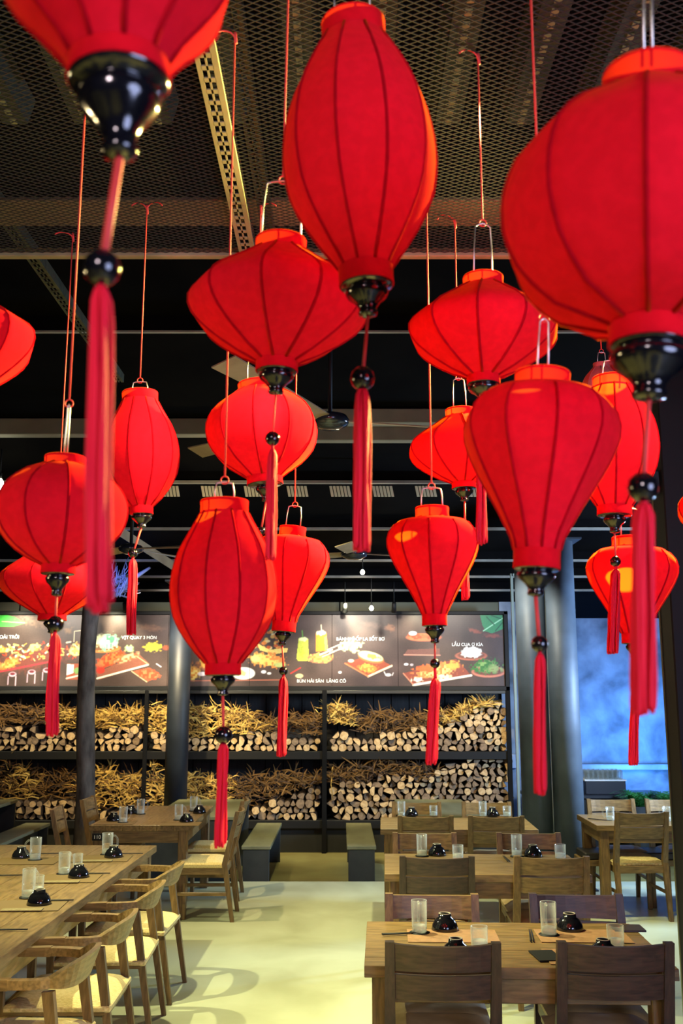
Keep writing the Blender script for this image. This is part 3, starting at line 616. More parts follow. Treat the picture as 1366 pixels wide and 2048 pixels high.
# ---------------------------------------------------------------- furniture
def table(label, x0, x1, y0, y1, h=.75, rz=0, th=.045, wm='wood', leg=.075, name='dining_table', planks=6):
    cx, cy = (x0+x1)/2, (y0+y1)/2; W, D = (x1-x0)/2, (y1-y0)/2
    t = thing(name, label, 'table', (cx, cy, 0), rz)
    along = (y1-y0) > (x1-x0)
    n = planks
    for i in range(n):
        if along: a, b = -W+2*W*i/n, -W+2*W*(i+1)/n; q = MB().box((a+.0008, -D, h-th), (b-.0008, D, h+random.uniform(-.0006, .0006)), .0022)
        else: a, b = -D+2*D*i/n, -D+2*D*(i+1)/n; q = MB().box((-W, a+.0008, h-th), (W, b-.0008, h+random.uniform(-.0006, .0006)), .0022)
        q.build('top_plank', M['wood_y' if along else ('wood' if wm == 'wood' else 'walnut')], t)
    q = h-th; i_ = .03
    for sx_ in (-1, 1):
        for sy_ in (-1, 1):
            x, y = sx_*(W-i_-leg/2), sy_*(D-i_-leg/2)
            MB().box((x-leg/2, y-leg/2, 0), (x+leg/2, y+leg/2, q), .005).build('leg', M['wood_z' if wm == 'wood' else 'walnut_z'], t)
    for s_ in (-1, 1):
        MB().box((-W+i_+leg, s_*(D-i_-.02)-.012, q-.10), (W-i_-leg, s_*(D-i_-.02)+.012, q), .003).build('apron', M[wm], t)
        MB().box((s_*(W-i_-.02)-.012, -D+i_+leg, q-.10), (s_*(W-i_-.02)+.012, D-i_-leg, q), .003).build('apron', M['wood_y'], t)
    return t
def slat_chair_parts(wm, pad):
    wz = M[wm+'_z']; wx = M[wm]; K = wm+pad; parts = []
    w = .225
    def post(s):
        x = s*(w-.02); mb = MB()
        def ring(z): yb = .0-.10*max(0, (z-.45))/.42 if z > .45 else -.07*(.45-z)/.45; return yb
        zs = [0, .45, .865]; ws = [.016, .022, .018]
        for z0, z1, a, b in zip(zs[:-1], zs[1:], ws[:-1], ws[1:]):
            y0, y1 = ring(z0), ring(z1)
            mb.hexa([(x-a, y0-a, z0), (x+a, y0-a, z0), (x+a, y0+a, z0), (x-a, y0+a, z0)], [(x-b, y1-b, z1), (x+b, y1-b, z1), (x+b, y1+b, z1), (x-b, y1+b, z1)])
        return mb.mesh('back_post', wz)
    def slat(z0, z1, top=False):
        mb = MB(); n = 8; vs = []; fs = []
        for i in range(n+1):
            u = -1+2*i/n; x = u*(w-.035); c = -.028*(1-u*u); 
            zc = (1-u*u)*.0
            for z, o in ((z0, -.011), (z1, -.011), (z1, .011), (z0, .011)):
                yb = -.10*(z-.45)/.42; vs.append((x, yb+c+o, z-(.006*(1-u*u) if z == z1 and top else 0)))
        for i in range(n):
            for k in range(4): fs.append((i*4+k, i*4+(k+1)%4, i*4+4+(k+1)%4, i*4+4+k))
        fs += [(3, 2, 1, 0), (n*4, n*4+1, n*4+2, n*4+3)]
        return MB().add(vs, fs).mesh('back_slat', wx)
    def seat():
        mb = MB(); n = 9; vs = []; fs = []
        for j in range(n+1):
            for i in range(n+1):
                u, v = -1+2*i/n, -1+2*j/n; e = (1-abs(u)**5)*(1-abs(v)**5)
                vs.append((u*.218, .215+v*.205, .445+.045*e-.012*(1-u*u)*(1-v*v)))
        for j in range(n):
            for i in range(n): k = j*(n+1)+i; fs.append((k, k+1, k+n+2, k+n+1))
        mb.add(vs, fs, 0, True); mb.box((-.218, .01, .42), (.218, .42, .447), .004)
        return mb.mesh('seat', M[pad])
    ps = [('back_post', cached(K+'p1', lambda: post(-1))), ('back_post', cached(K+'p2', lambda: post(1))),
          ('back_slat', cached(K+'s1', lambda: slat(.755, .858, True))), ('back_slat', cached(K+'s2', lambda: slat(.648, .741))),
          ('seat', cached(K+'seat', seat))]
    for s in (-1, 1):
        ps.append(('front_leg', cached(K+'l%d' % s, lambda: MB().box((s*.205-.018, .385, 0), (s*.205+.018, .421, .42), .004).mesh('front_leg', wz))))
        ps.append(('side_rail', cached(K+'r%d' % s, lambda: MB().box((s*.205-.010, -.01, .365), (s*.205+.010, .39, .42), .003).mesh('side_rail', M['wood_y' if wm == 'wood' else wm]))))
        ps.append(('stretcher', cached(K+'st%d' % s, lambda: MB().box((s*.205-.008, -.03, .20), (s*.205+.008, .39, .228), .003).mesh('stretcher', M['wood_y' if wm == 'wood' else wm]))))
    ps.append(('seat_rail', cached(K+'fr', lambda: MB().box((-.19, .392, .365), (.19, .414, .42), .003).mesh('seat_rail', wx))))
    ps.append(('seat_rail', cached(K+'fb', lambda: MB().box((-.19, -.012, .365), (.19, .01, .42), .003).mesh('seat_rail', wx))))
    return ps
def slat_chair(label, x, y, rz, wm='wood', pad='leather', group='slat back chairs', z=0):
    t = thing('slat_chair', label, 'chair', (x, y, z), rz, group)
    for n, me in slat_chair_parts(wm, pad): put(n, me, t)
    return t
def arm_chair(label, x, y, rz):
    """origin at the seat centre on the floor; the chair looks along local -x"""
    t = thing('curved_armchair', label, 'chair', (x, y, 0), rz, 'curved back armchairs')
    def back():
        mb = MB(); n = 22; vs = []; fs = []
        for i in range(n+1):
            u = -1+2*i/n; a = u*PI*.52
            cc = math.cos(a); cx = -.02+.29*math.copysign(abs(cc)**.55, cc); cy = .256*math.copysign(abs(math.sin(a))**.8, u)
            if abs(u) > .92: cx = -.02-(abs(u)-.92)*.5+.05
            f = max(0, 1-(abs(u)/.64)**2.6)
            hh = .017+.040*f; zc = .692+.014*f; th = .012+.008*(1-f); nx, ny = math.cos(a), math.sin(a)
            lean = .020*f
            for dz, dr in ((-hh, -th-lean), (hh, -th+lean), (hh, th+lean), (-hh, th-lean)): vs.append((cx+nx*dr, cy+ny*dr, zc+dz))
        for i in range(n):
            for k in range(4): fs.append((i*4+k, i*4+(k+1)%4, i*4+4+(k+1)%4, i*4+4+k))
        fs += [(3, 2, 1, 0), (n*4, n*4+1, n*4+2, n*4+3)]
        return MB().add(vs, fs, 0, False).mesh('back_rail', M['wood_y'])
    put('back_rail', cached('ac_back', back), t)
    for s in (-1, 1):
        put('armrest', cached('ac_arm%d' % s, lambda: MB().hexa([(-.30, s*.252-.022, .672), (.03, s*.256-.02, .672), (.03, s*.256+.02, .672), (-.30, s*.252+.022, .672)], [(-.30, s*.252-.022, .70), (.03, s*.256-.02, .712), (.03, s*.256+.02, .712), (-.30, s*.252+.022, .70)]).mesh('armrest', M['wood'])), t)
        put('leg', cached('ac_fl%d' % s, lambda: MB().hexa([(-.262, s*.238-.013, 0), (-.236, s*.238-.013, 0), (-.236, s*.238+.013, 0), (-.262, s*.238+.013, 0)], [(-.285, s*.252-.018, .674), (-.24, s*.252-.018, .674), (-.24, s*.252+.018, .674), (-.285, s*.252+.018, .674)]).mesh('leg', M['wood_z'])), t)
        put('leg', cached('ac_rl%d' % s, lambda: MB().hexa([(.275, s*.235-.013, 0), (.301, s*.235-.013, 0), (.301, s*.235+.013, 0), (.275, s*.235+.013, 0)], [(.155, s*.222-.018, .66), (.200, s*.222-.018, .66), (.200, s*.222+.018, .66), (.155, s*.222+.018, .66)]).mesh('leg', M['wood_z'])), t)
        put('side_rail', cached('ac_sr%d' % s, lambda: MB().box((-.25, s*.235-.012, .37), (.22, s*.235+.012, .41), .003).mesh('side_rail', M['wood'])), t)
    def seat():
        mb = MB(); n = 10; vs = []; fs = []
        for j in range(n+1):
            for i in range(n+1):
                u, v = -1+2*i/n, -1+2*j/n; e = (1-abs(u)**6)*(1-abs(v)**6)
                vs.append((u*.245, v*(.252-.012*(u+1)/2), .408+.05*e-.022*(1-u*u)*(1-v*v)))
        for j in range(n):
            for i in range(n): k = j*(n+1)+i; fs.append((k, k+1, k+n+2, k+n+1))
        mb.add(vs, fs, 0, True); mb.box((-.245, -.25, .385), (.245, .25, .412), .006)
        return mb.mesh('woven_seat', M['weave'])
    put('woven_seat', cached('ac_seat', seat), t)
    put('stretcher', cached('ac_st', lambda: MB().box((-.26, -.22, .365), (-.24, .22, .41), .003).mesh('stretcher', M['wood_y'])), t)
    put('stretcher', cached('ac_st2', lambda: MB().box((.215, -.22, .365), (.235, .22, .41), .003).mesh('stretcher', M['wood_y'])), t)
    return t
def picnic(name, label, x0, x1, y0, y1, h, cat):
    t = thing(name, label, cat, ((x0+x1)/2, (y0+y1)/2, -.15)); W, D = (x1-x0)/2, (y1-y0)/2
    MB().box((-W, -D, h-.035), (W, D, h), .004).build('top', M['greytop'], t)
    for s in (-1, 1): MB().box((-W+.015, s*(D-.03)-.02, 0), (W-.015, s*(D-.03)+.02, h-.035), .003).build('end_panel', M['greyleg'], t)
    MB().box((-.02, -D+.05, h-.2), (.02, D-.05, h-.035), .003).build('spine', M['greyleg'], t)
    return t
# the row of three tables
R_ = math.radians(-2.3)
table('wooden four seat table nearest the camera, with bowls and tall mugs', .105, 1.335, 4.10, 4.88, .75, R_)
table('wooden four seat table in the middle of the row of three', .275, 1.515, 6.15, 6.93, .75, R_)
table('wooden four seat table farthest back in the row of three', .33, 1.60, 8.2, 8.98, .75, R_)
def chair_px(pxc, pytop, Y, rz, label, wm, pad):
    p = P(pxc, pytop, Y); slat_chair(label, p.x, Y+.09*math.cos(rz), rz, wm, pad)
chair_px(887, 1890, 4.02, R_, 'brown slat back chair nearest the camera, left of two seen from behind', 'walnut', 'leather')
chair_px(1231, 1890, 4.02, R_, 'brown slat back chair nearest the camera, right of two seen from behind', 'walnut', 'leather')
chair_px(862, 1795, 4.95, PI+R_, 'slat back chair across the nearest table, opposite its left chair', 'wood', 'leather')
chair_px(1150, 1797, 4.95, PI+R_, 'slat back chair across the nearest table, opposite its right chair', 'walnut', 'leather')
chair_px(875, 1718, 6.10, R_, 'slat back chair at the middle table, left one seen from behind', 'walnut', 'leather')
chair_px(1104, 1719, 6.10, R_, 'slat back chair at the middle table, right one seen from behind', 'wood', 'leather')
chair_px(848, 1668, 7.12, PI+R_, 'slat back chair across the middle table, facing the camera on the left', 'wood', 'leather')
chair_px(1056, 1672, 7.12, PI+R_, 'slat back chair across the middle table, facing the camera on the right', 'wood', 'leather')
chair_px(852, 1635, 8.12, R_, 'slat back chair at the farthest row table, left one seen from behind', 'wood', 'leather')
chair_px(993, 1635, 8.12, R_, 'slat back chair at the farthest row table, right one seen from behind', 'wood', 'leather')
chair_px(832, 1606, 9.18, PI+R_, 'slat back chair across the farthest row table, facing the camera on the left', 'wood', 'leather')
chair_px(972, 1606, 9.18, PI+R_, 'slat back chair across the farthest row table, facing the camera on the right', 'wood', 'leather')
# the corner table by the blue wall
table('wooden table in the corner beside the black pillar', 2.15, 3.55, 8.5, 9.3, .74, math.radians(-1.5))
chair_px(1282, 1626, 8.40, math.radians(3), 'light oak slat back chair at the corner table, seen from behind, full legs showing', 'wood', 'weave')
chair_px(1221, 1600, 9.45, PI, 'slat back chair across the corner table, in front of the black counter', 'wood', 'leather')
chair_px(1338, 1603, 9.45, PI, 'slat back chair across the corner table, half hidden by the black pillar', 'wood', 'leather')
bn = thing('padded_bench', 'low oak bench with a black seat pad under the corner table', 'bench', (2.75, 9.10, 0))
MB().box((-.62, -.17, .40), (.62, .17, .46), .01).build('seat_pad', M['blackpad'], bn)
MB().box((-.64, -.18, .35), (.64, .18, .40), .004).build('seat_frame', M['wood'], bn)
for a in (-.58, .58):
    for b in (-.13, .13): MB().box((a-.025, b-.025, 0), (a+.025, b+.025, .35), .004).build('leg', M['wood_z'], bn)
# the long table and the second table
table('long oak table with black bowls beside the row of curved armchairs', -3.1, -1.37, 3.2, 7.35, .75, math.radians(-1.2), planks=9)
table('oak table with a black number tag, between the trunk and the column', -2.10, -1.255, 8.45, 9.95, .75, 0)
nt = thing('number_tag', 'small black table tag with white number hung on the oak table corner', 'tag', (-2.02, 8.436, .66))
MB().box((-.045, -.004, -.03), (.045, .004, .03), .002).build('plate', M['black'], nt)
def tagtext():
    cu = bpy.data.curves.new('t', 'FONT'); cu.body = '110'; cu.size = .042; ob = bpy.data.objects.new('t', cu); C.objects.link(ob)
    me = bpy.data.meshes.new_from_object(ob.evaluated_get(bpy.context.evaluated_depsgraph_get())); bpy.data.objects.remove(ob)
    for v in me.vertices: v.co = (v.co.x-.034, -.0052, v.co.y-.015)
    me.materials.clear(); me.materials.append(M['tag_ink']); return me
put('numerals', tagtext(), nt)
slat_chair('slat back chair at the tagged table, standing by the tree trunk', -2.36, 8.75, -PI/2+.1)
slat_chair('slat back chair at the far end of the tagged table, by the straw', -2.30, 9.55, -PI/2)
slat_chair('oak slat back chair turned side on at the tagged table, pale seat', -.96, 8.62, PI/2, 'wood', 'weave')
slat_chair('oak slat back chair at the tagged table, behind the red tassel', -1.00, 9.45, PI/2, 'wood', 'weave')
for i, (y, lab) in enumerate(((4.34, 'nearest the camera, half cut'), (5.02, 'second from the camera'), (5.80, 'third from the camera'), (6.48, 'farthest from the camera'))):
    arm_chair('curved oak armchair with woven seat along the long table, %s' % lab, -1.30-.02*(i == 0), y, math.radians((-2, 1, 2, -2)[i]))
arm_chair('curved back armchair on the far side of the long table, at the left edge', -3.2, 7.0, PI+.2)
picnic('picnic_table', 'grey topped picnic table on the lower floor behind the tagged table', -1.95, -1.09, 10.35, 12.1, .75, 'table')
picnic('picnic_table', 'grey topped picnic table on the lower floor behind the row tables', .63, 1.43, 10.4, 12.1, .75, 'table')
picnic('picnic_table', 'grey topped picnic table at the left edge on the lower floor', -4.75, -3.87, 10.35, 12.1, .75, 'table')
picnic('picnic_bench', 'grey topped bench with black ends, beside the left aisle edge', -1.025, -.725, 10.45, 12.35, .45, 'bench')
picnic('picnic_bench', 'grey topped bench with black ends, beside the row tables', .055, .355, 10.45, 12.35, .45, 'bench')
picnic('picnic_bench', 'grey topped bench at the left edge in front of the rack', -3.84, -3.54, 10.4, 12.35, .45, 'bench')

# ---------------------------------------------------------------- tableware
def mug_mesh(r, h, wall=.004):
    return MB().lathe([(r*.2, .012), (r*.86, .012), (r*.9, .02), (r-wall, h), (r-.001, h+.001), (r, h-.002), (r*.93, .004), (r*.9, 0), (r*.001, 0)], 24, rad=lambda t, i: 1+(.015*math.cos(10*t) if i in (6, 7) else 0)).mesh('glass_body', M['glass'])
def bowl_mesh():
    return MB().lathe([(.0, .052), (.022, .056), (.024, .070), (.028, .071), (.031, .056), (.044, .047), (.056, .026), (.062, .004), (.060, 0), (.052, .004), (.03, .035), (.0, .042)], 32).mesh('bowl_body', M['ceramic'])
def ring_mesh():
    return MB().lathe([(.0215, .0715), (.0225, .0735), (.027, .0735), (.0285, .0715), (.026, .0705), (.0215, .0715)], 28).mesh('foot_rim', mat('bare_clay', srgb(150, 140, 120), .6) if 'bare_clay' not in bpy.data.materials else bpy.data.materials['bare_clay'])
TZ = .752
def bowl(px, py, label, z=TZ):
    t = thing('black_bowl', label, 'bowl', G(px, py, z), 0, 'black bowls turned upside down')
    put('bowl_body', cached('bowl', bowl_mesh), t); put('foot_rim', cached('bowlring', ring_mesh), t); return t
def mug(px, py, label, h=.135, r=.036, handle=1, a=0, coaster=True, z=TZ):
    p = G(px, py, z)
    if coaster:
        c = thing('round_coaster', 'black coaster under the %s' % label, 'coaster', p, 0, 'coasters')
        put('disc', cached('coaster', lambda: MB().lathe([(.001, 0), (.045, 0), (.046, .002), (.045, .004), (.001, .004)], 28).mesh('disc', M['black'])), c); p = p+Vector((0, 0, .0045))
    t = thing('glass_mug' if handle else 'short_glass', label, 'glass', p, a, 'drinking glasses')
    put('glass_body', cached(('mug', r, h), lambda: mug_mesh(r, h)), t)
    put('thick_base', cached(('mugb', r), lambda: MB().lathe([(.001, .002), (r*.84, .002), (r*.86, .014), (r*.84, .030), (r*.5, .034), (.001, .031)], 20).mesh('thick_base', M['ice'])), t)
    if handle:
        put('handle', cached(('mugh', r, h), lambda: MB().tube([(r*.92, 0, h*.85), (r+.012, 0, h*.88), (r+.030, 0, h*.74), (r+.032, 0, h*.45), (r+.016, 0, h*.24), (r*.9, 0, h*.22)], .0055, 8).mesh('handle', M['glass'])), t)
    return t
def flatmat(name, label, cat, px, py, w, d, m, rz=0, th=.0015, z=TZ):
    t = MB().box((-w/2, -d/2, 0), (w/2, d/2, th), .0004).build(name, m); t.location = G(px, py, z); t.rotation_euler.z = rz; tag(t, label, cat); return t
def sticks(px, py, rz, label, z=TZ+.002):
    t = thing('chopsticks', label, 'chopsticks', G(px, py, z), rz, 'chopstick pairs')
    for s in (-1, 1): put('stick', cached('stick%d' % s, lambda: MB().tube([(-.11, s*.006, .004), (.11, s*.004, .004)], [.0035, .0022], 6).mesh('stick', M['black'])), t)
# nearest table of the row
for px, lab in ((905, 'left'), (1165, 'right')):
    flatmat('paper_placemat', 'brown paper placemat at the far %s seat of the nearest table' % lab, 'placemat', px, 1872, .40, .24, M['mat_brown'], R_)
for px, lab in ((880, 'left'), (1190, 'right')):
    flatmat('paper_placemat', 'brown paper placemat at the near %s seat of the nearest table' % lab, 'placemat', px, 1914, .40, .24, M['mat_brown'], R_)
mug(839, 1866, 'tall glass mug at the far left seat of the nearest table', a=PI/2)
bowl(890, 1860, 'upturned black bowl at the far left seat of the nearest table')
mug(1098, 1870, 'tall glass mug at the far right seat of the nearest table', a=PI/2)
bowl(1140, 1860, 'upturned black bowl at the far right seat of the nearest table')
mug(959, 1895, 'short tumbler in the middle of the nearest table', .085, .037, 0, 0, False)
mug(1232, 1893, 'short tumbler by the right chair of the nearest table', .085, .037, 0, 0, False)
bowl(912, 1914, 'upturned black bowl behind the left near chair of the nearest table')
bowl(1208, 1916, 'upturned black bowl behind the right near chair of the nearest table')
sticks(1062, 1872, PI/2-.15, 'black chopsticks left of the right tall mug on the nearest table')
sticks(812, 1868, .2, 'dark chopsticks at the left end of the nearest table')
flatmat('menu_card', 'small black menu card between the two near chairs of the nearest table', 'menu', 1092, 1913, .10, .16, M['black'], .1, .006)
flatmat('menu_card', 'dark menu booklet at the far right corner of the nearest table', 'menu', 1255, 1858, .14, .12, mat('dark_booklet', srgb(52, 40, 32), .5), R_, .008)
# middle table
mug(844, 1712, 'tall glass mug on the middle row table, left', a=PI/2); bowl(874, 1710, 'upturned black bowl on the middle row table, left')
mug(916, 1717, 'short tumbler on the middle row table, left', .085, .037, 0, 0, False)
mug(1034, 1713, 'tall glass mug on the middle row table, right', a=PI/2); bowl(1066, 1712, 'upturned black bowl on the middle row table, right')
mug(1121, 1716, 'short tumbler on the middle row table, right', .085, .037, 0, 0, False)
sticks(1012, 1718, PI/2, 'black chopsticks left of the right mug on the middle row table')
# farthest row table
mug(803, 1632, 'tall glass mug on the farthest row table, left', .125, .035, a=PI/2, coaster=False); bowl(823, 1631, 'upturned black bowl on the farthest row table, left')
mug(867, 1631, 'short tumbler on the farthest row table, left', .085, .036, 0, 0, False)
mug(966, 1632, 'tall glass mug on the farthest row table, right', .125, .035, a=PI/2, coaster=False); bowl(985, 1631, 'upturned black bowl on the farthest row table, right')
mug(1014, 1632, 'short tumbler on the farthest row table, right', .085, .036, 0, 0, False)
# corner table
mug(1221, 1640, 'glass mug with a handle on the corner table', .11, .036, 1, PI, False, .742); mug(1335, 1642, 'glass mug on the corner table beside the black pillar', .12, .036, 1, PI, False, .742)
sticks(1200, 1640, -.7, 'dark chopsticks left of the mug on the corner table', .743)
# long table
for i, (px, py, nm) in enumerate(((84, 1806, 'nearest'), (163, 1752, 'second'), (233, 1712, 'farthest'))):
    q = G(px, py, TZ)
    flatmat('paper_placemat', 'brown paper placemat at the %s armchair place of the long table' % nm, 'placemat', px-28, py+5, .36, .27, mat('place_paper', srgb(112, 88, 48), .8) if 'place_paper' not in bpy.data.materials else bpy.data.materials['place_paper'], .05)
    flatmat('folded_napkin', 'folded grey brown napkin in front of the %s bowl of the long table' % nm, 'napkin', px-40, py+14-i*2, .20, .06, noisy('napkin_cloth', srgb(120, 104, 66), srgb(140, 124, 84), 60, .9), .05, .004, TZ+.002)
    bowl(px-6, py+2, 'upturned black bowl at the %s armchair place of the long table' % nm, TZ+.002)
    sticks(px+20, py-4, .05, 'black chopsticks beside the %s bowl of the long table' % nm)
mug(56, 1795, 'tall glass mug behind the nearest bowl of the long table', .14, .036, 1, PI/3); mug(76, 1786, 'slim tumbler behind the nearest bowl of the long table', .09, .03, 0, 0, False)
mug(128, 1748, 'tall glass mug behind the second bowl of the long table', .12, .036, 1, PI/3); mug(155, 1738, 'slim tumbler behind the second bowl of the long table', .09, .03, 0, 0, False)
mug(214, 1709, 'tall glass mug beside the farthest bowl of the long table', .135, .037, 1, 0)
mug(70, 1720, 'tall glass mug on the far side of the long table', .135, .037, 1, PI); bowl(42, 1716, 'upturned black bowl on the far side of the long table')
flatmat('paper_placemat', 'brown paper placemat on the far side of the long table', 'placemat', 55, 1722, .40, .27, bpy.data.materials['place_paper'], .05)
sticks(92, 1708, .1, 'dark chopsticks behind the far side mug of the long table'); sticks(8, 1752, .1, 'dark chopsticks at the left edge of the long table'); sticks(6, 1861, .05, 'dark chopsticks at the near left corner of the long table')
# tagged table
for px, py, nm in ((246, 1645, 'near left'), (281, 1628, 'far left'), (357, 1640, 'near right'), (387, 1622, 'far right')):
    mug(px, py, 'glass mug at the %s place of the tagged table' % nm, .125, .036, 1, .6)
for px, py, nm in ((227, 1642, 'near left'), (262, 1627, 'far left'), (373, 1644, 'near right'), (399, 1626, 'far right')):
    bowl(px, py, 'upturned black bowl at the %s place of the tagged table' % nm)
for px, py, nm in ((232, 1646, 'near left'), (362, 1648, 'near right')):
    flatmat('paper_placemat', 'placemat at the %s place of the tagged table' % nm, 'placemat', px, py, .32, .24, bpy.data.materials['place_paper'], .0)

# ---------------------------------------------------------------- counter, glasses, plants by the blue wall
ct = thing('bar_counter', 'long black counter in front of the blue lit wall', 'counter', (3.35, 13.0, -.15))
MB().box((-.95, -.3, 0), (.70, .3, .70), .01).build('body', M['black'], ct)
MB().box((-1.0, -.34, .70), (.75, .34, .745), .008).build('worktop', mat('dark_top', srgb(40, 42, 50), .35), ct)
p0 = P(1161, 1556, 13.0); p1 = P(1240, 1556, 13.0)
sh = thing('glass_rack', 'black box with a white rimmed tray of upturned glasses', 'rack', ((p0.x+p1.x)/2, 13.0, .595))
hw = (p1.x-p0.x)/2; zt = p0.z-.595
MB().box((-hw, -.25, 0), (hw, .25, zt-.02), .006).build('box_body', mat('navy_box', srgb(18, 18, 30), .5), sh)
MB().box((-hw-.01, -.26, zt-.02), (hw+.01, .26, zt), .004).build('tray', M['white'], sh)
gm = cached('bar_glass', lambda: MB().lathe([(.012, .012), (.022, .012), (.026, .02), (.029, .11), (.031, .111), (.032, .108), (.027, .004), (.022, 0), (.001, 0)], 12).mesh('glass_body', M['glass']))
for r in range(3):
    for k in range(8):
        o = put('bar_glass', gm, None, ((p0.x+p1.x)/2-hw+.04+k*(2*hw-.08)/7+(.02 if r % 2 else 0)-.01, 12.80+.13*r, p0.z))
        tag(o, 'clear bar glass in the %s row on the white rimmed tray' % ('front', 'middle', 'back')[r], 'glass', 'glasses in the %s row of the tray' % ('front', 'middle', 'back')[r])
def fern(px, py, Y, n, s, label):
    b = P(px, py, Y); b.z = P(px, py, Y).z
    t = thing('potted_fern', label, 'plant', (b.x, Y, -.15)); hz = b.z+.15
    MB().lathe([(.07, 0), (.10, .0), (.12, hz), (.11, hz), (.10, hz-.03), (.001, hz-.03)], 16).build('pot', mat('pot_grey', srgb(50, 54, 56), .7) if 'pot_grey' not in bpy.data.materials else bpy.data.materials['pot_grey'], t)
    mb = MB()
    for i in range(n):
        a = random.uniform(0, 2*PI); u = random.uniform(.4, 1.0)*s; pts = []
        for k in range(6):
            q = k/5; pts.append(Vector((math.cos(a)*u*q*.8, math.sin(a)*u*q*.8, hz-.02+u*(1.25*q-.85*q*q))))
        for k in range(5):
            d = (pts[k+1]-pts[k]); side = d.cross(Vector((0, 0, 1))).normalized()
            for sgn in (-1, 1):
                tip = pts[k]+side*sgn*.07*s/.3*(1-k/6)+d*.9; mb.add([pts[k], pts[k]+d*.45, tip], [(0, 1, 2)])
                tip = pts[k]+d*.5+side*sgn*.065*s/.3*(1-k/6)+d*.9; mb.add([pts[k]+d*.5, pts[k]+d*.95, tip], [(0, 1, 2)])
    o = mb.build('fronds', M['leaf'], t); o['kind'] = 'stuff'
fern(1278, 1612, 12.2, 60, .42, 'green fern behind the corner table chairs, in front of the blue wall')
fern(1338, 1610, 12.2, 44, .36, 'green fern beside the black pillar, in front of the blue wall')
fl = thing('flower_jar', 'cream flowers in a small jar on the counter, between the columns', 'flowers', (P(1097, 1556, 12.9).x, 12.9, .595))
MB().lathe([(.001, 0), (.035, 0), (.04, .05), (.03, .09), (.028, .09)], 14).build('jar', M['trim_light'], fl)
for i in range(9):
    a = i*.7; MB().lathe([(.001, -.01), (.022, 0), (.026, .012), (.001, .02)], 8, c=(.035*math.cos(a)*(i % 3)/2, .035*math.sin(a)*(i % 3)/2, .11+.012*(i % 4))).build('blossom', M['flower'], fl)
bx = MB().box((P(1020, 1520, 13.6).x, 13.58, P(0, 1536, 13.6).z), (P(1038, 1520, 13.6).x, 13.7, P(0, 1508, 13.6).z), .006).build('switch_box', mat('pale_box', srgb(170, 176, 186), .5))
tag(bx, 'small pale electrical box on the wall beside the wood rack', 'box')
light_wall = MB().box((XR+.03, 13.7, -.15), (P(1046, 1400, 13.7).x+.15, 13.76, 3.2)).build('trim_6', M['concrete']); light_wall['kind'] = 'structure'

# ---------------------------------------------------------------- ceiling fans
def fan(px, py, Y, r, angles, L, label, tilt=.06):
    p = P(px, py, Y); t = thing('ceiling_fan', label, 'ceiling fan', p, 0, 'ceiling fans')
    MB().lathe([(.001, -r*.42), (r*.5, -r*.40), (r*.9, -r*.2), (r, .0), (r*.85, r*.25), (r*.4, r*.4), (.02, r*.42)], 28).build('motor', M['fanhub'], t)
    MB().tube([(0, 0, r*.4), (0, 0, roofz(Y)+.12-p.z)], .014, 8).build('down_rod', M['black'], t)
    for a in angles:
        c, s = math.cos(a), math.sin(a); pt = lambda l, w, z: (c*l-s*w, s*l+c*w, z)
        mb = MB().hexa([pt(r*.8, -.05, -.012), pt(L, -.075, -.03), pt(L, .075, .012), pt(r*.8, .05, .008)], [pt(r*.8, -.05, -.004), pt(L, -.075, -.022), pt(L, .075, .02), pt(r*.8, .05, .016)])
        mb.build('blade', M['fan'], t)
fan(660, 842, 6.2, .13, (-2.02, 2.46, .2), 1.3, 'dark glossy ceiling fan behind the round lantern, blades tipped pale')
fan(708, 1108, 8.8, .125, (PI*.86, .15, -PI*.55), .62, 'far ceiling fan above the higher hanging bulb')
fan(262, 1098, 7.6, .10, (-.3, PI*.8, PI*.3), .62, 'small black ceiling fan behind the left lanterns')

# ---------------------------------------------------------------- silk lanterns
NR = 10
PROF = {   # (height 0 bottom .. 1 top, radius as share of the widest) without the collars
 'olive': [(.06, .0), (.134, .55), (.23, .775), (.325, .93), (.46, 1.0), (.594, .96), (.71, .845), (.843, .62), (.93, .0)],
 'onion': [(.09, .0), (.15, .335), (.22, .43), (.35, .61), (.48, .80), (.60, .945), (.685, 1.0), (.74, .985), (.80, .93), (.866, .79), (.89, .66), (.91, .0)],
 'ball':  [(.07, .0), (.12, .46), (.22, .72), (.35, .92), (.50, 1.0), (.62, .98), (.74, .86), (.84, .66), (.91, .45), (.93, .0)],
 'saucer':[(.07, .0), (.14, .45), (.24, .70), (.35, .90), (.44, .985), (.50, 1.0), (.56, .975), (.66, .82), (.76, .60), (.84, .43), (.91, .0)],
 'squat': [(.07, .0), (.13, .62), (.24, .86), (.35, .97), (.44, 1.0), (.54, .985), (.67, .89), (.78, .68), (.86, .45), (.91, .0)],
}
def smooth_prof(tab, rt, rb, n=26):
    hs = [h for h, _ in tab]; rs = [r for _, r in tab]; rs[0] = rb; rs[-1] = rt
    # Catmull-Rom through the table
    out = []
    for i in range(n+1):
        h = hs[0]+(hs[-1]-hs[0])*i/n; k = max(j for j in range(len(hs)-1) if hs[j] <= h+1e-9)
        t = (h-hs[k])/(hs[k+1]-hs[k]); p = [rs[max(k-1, 0)], rs[k], rs[k+1], rs[min(k+2, len(rs)-1)]]
        m1 = (p[2]-p[0])/2; m2 = (p[3]-p[1])/2
        v = (2*t**3-3*t*t+1)*p[1]+(t**3-2*t*t+t)*m1+(-2*t**3+3*t*t)*p[2]+(t**3-t*t)*m2
        out.append((h, min(max(v, .05), 1.005)))
    return out
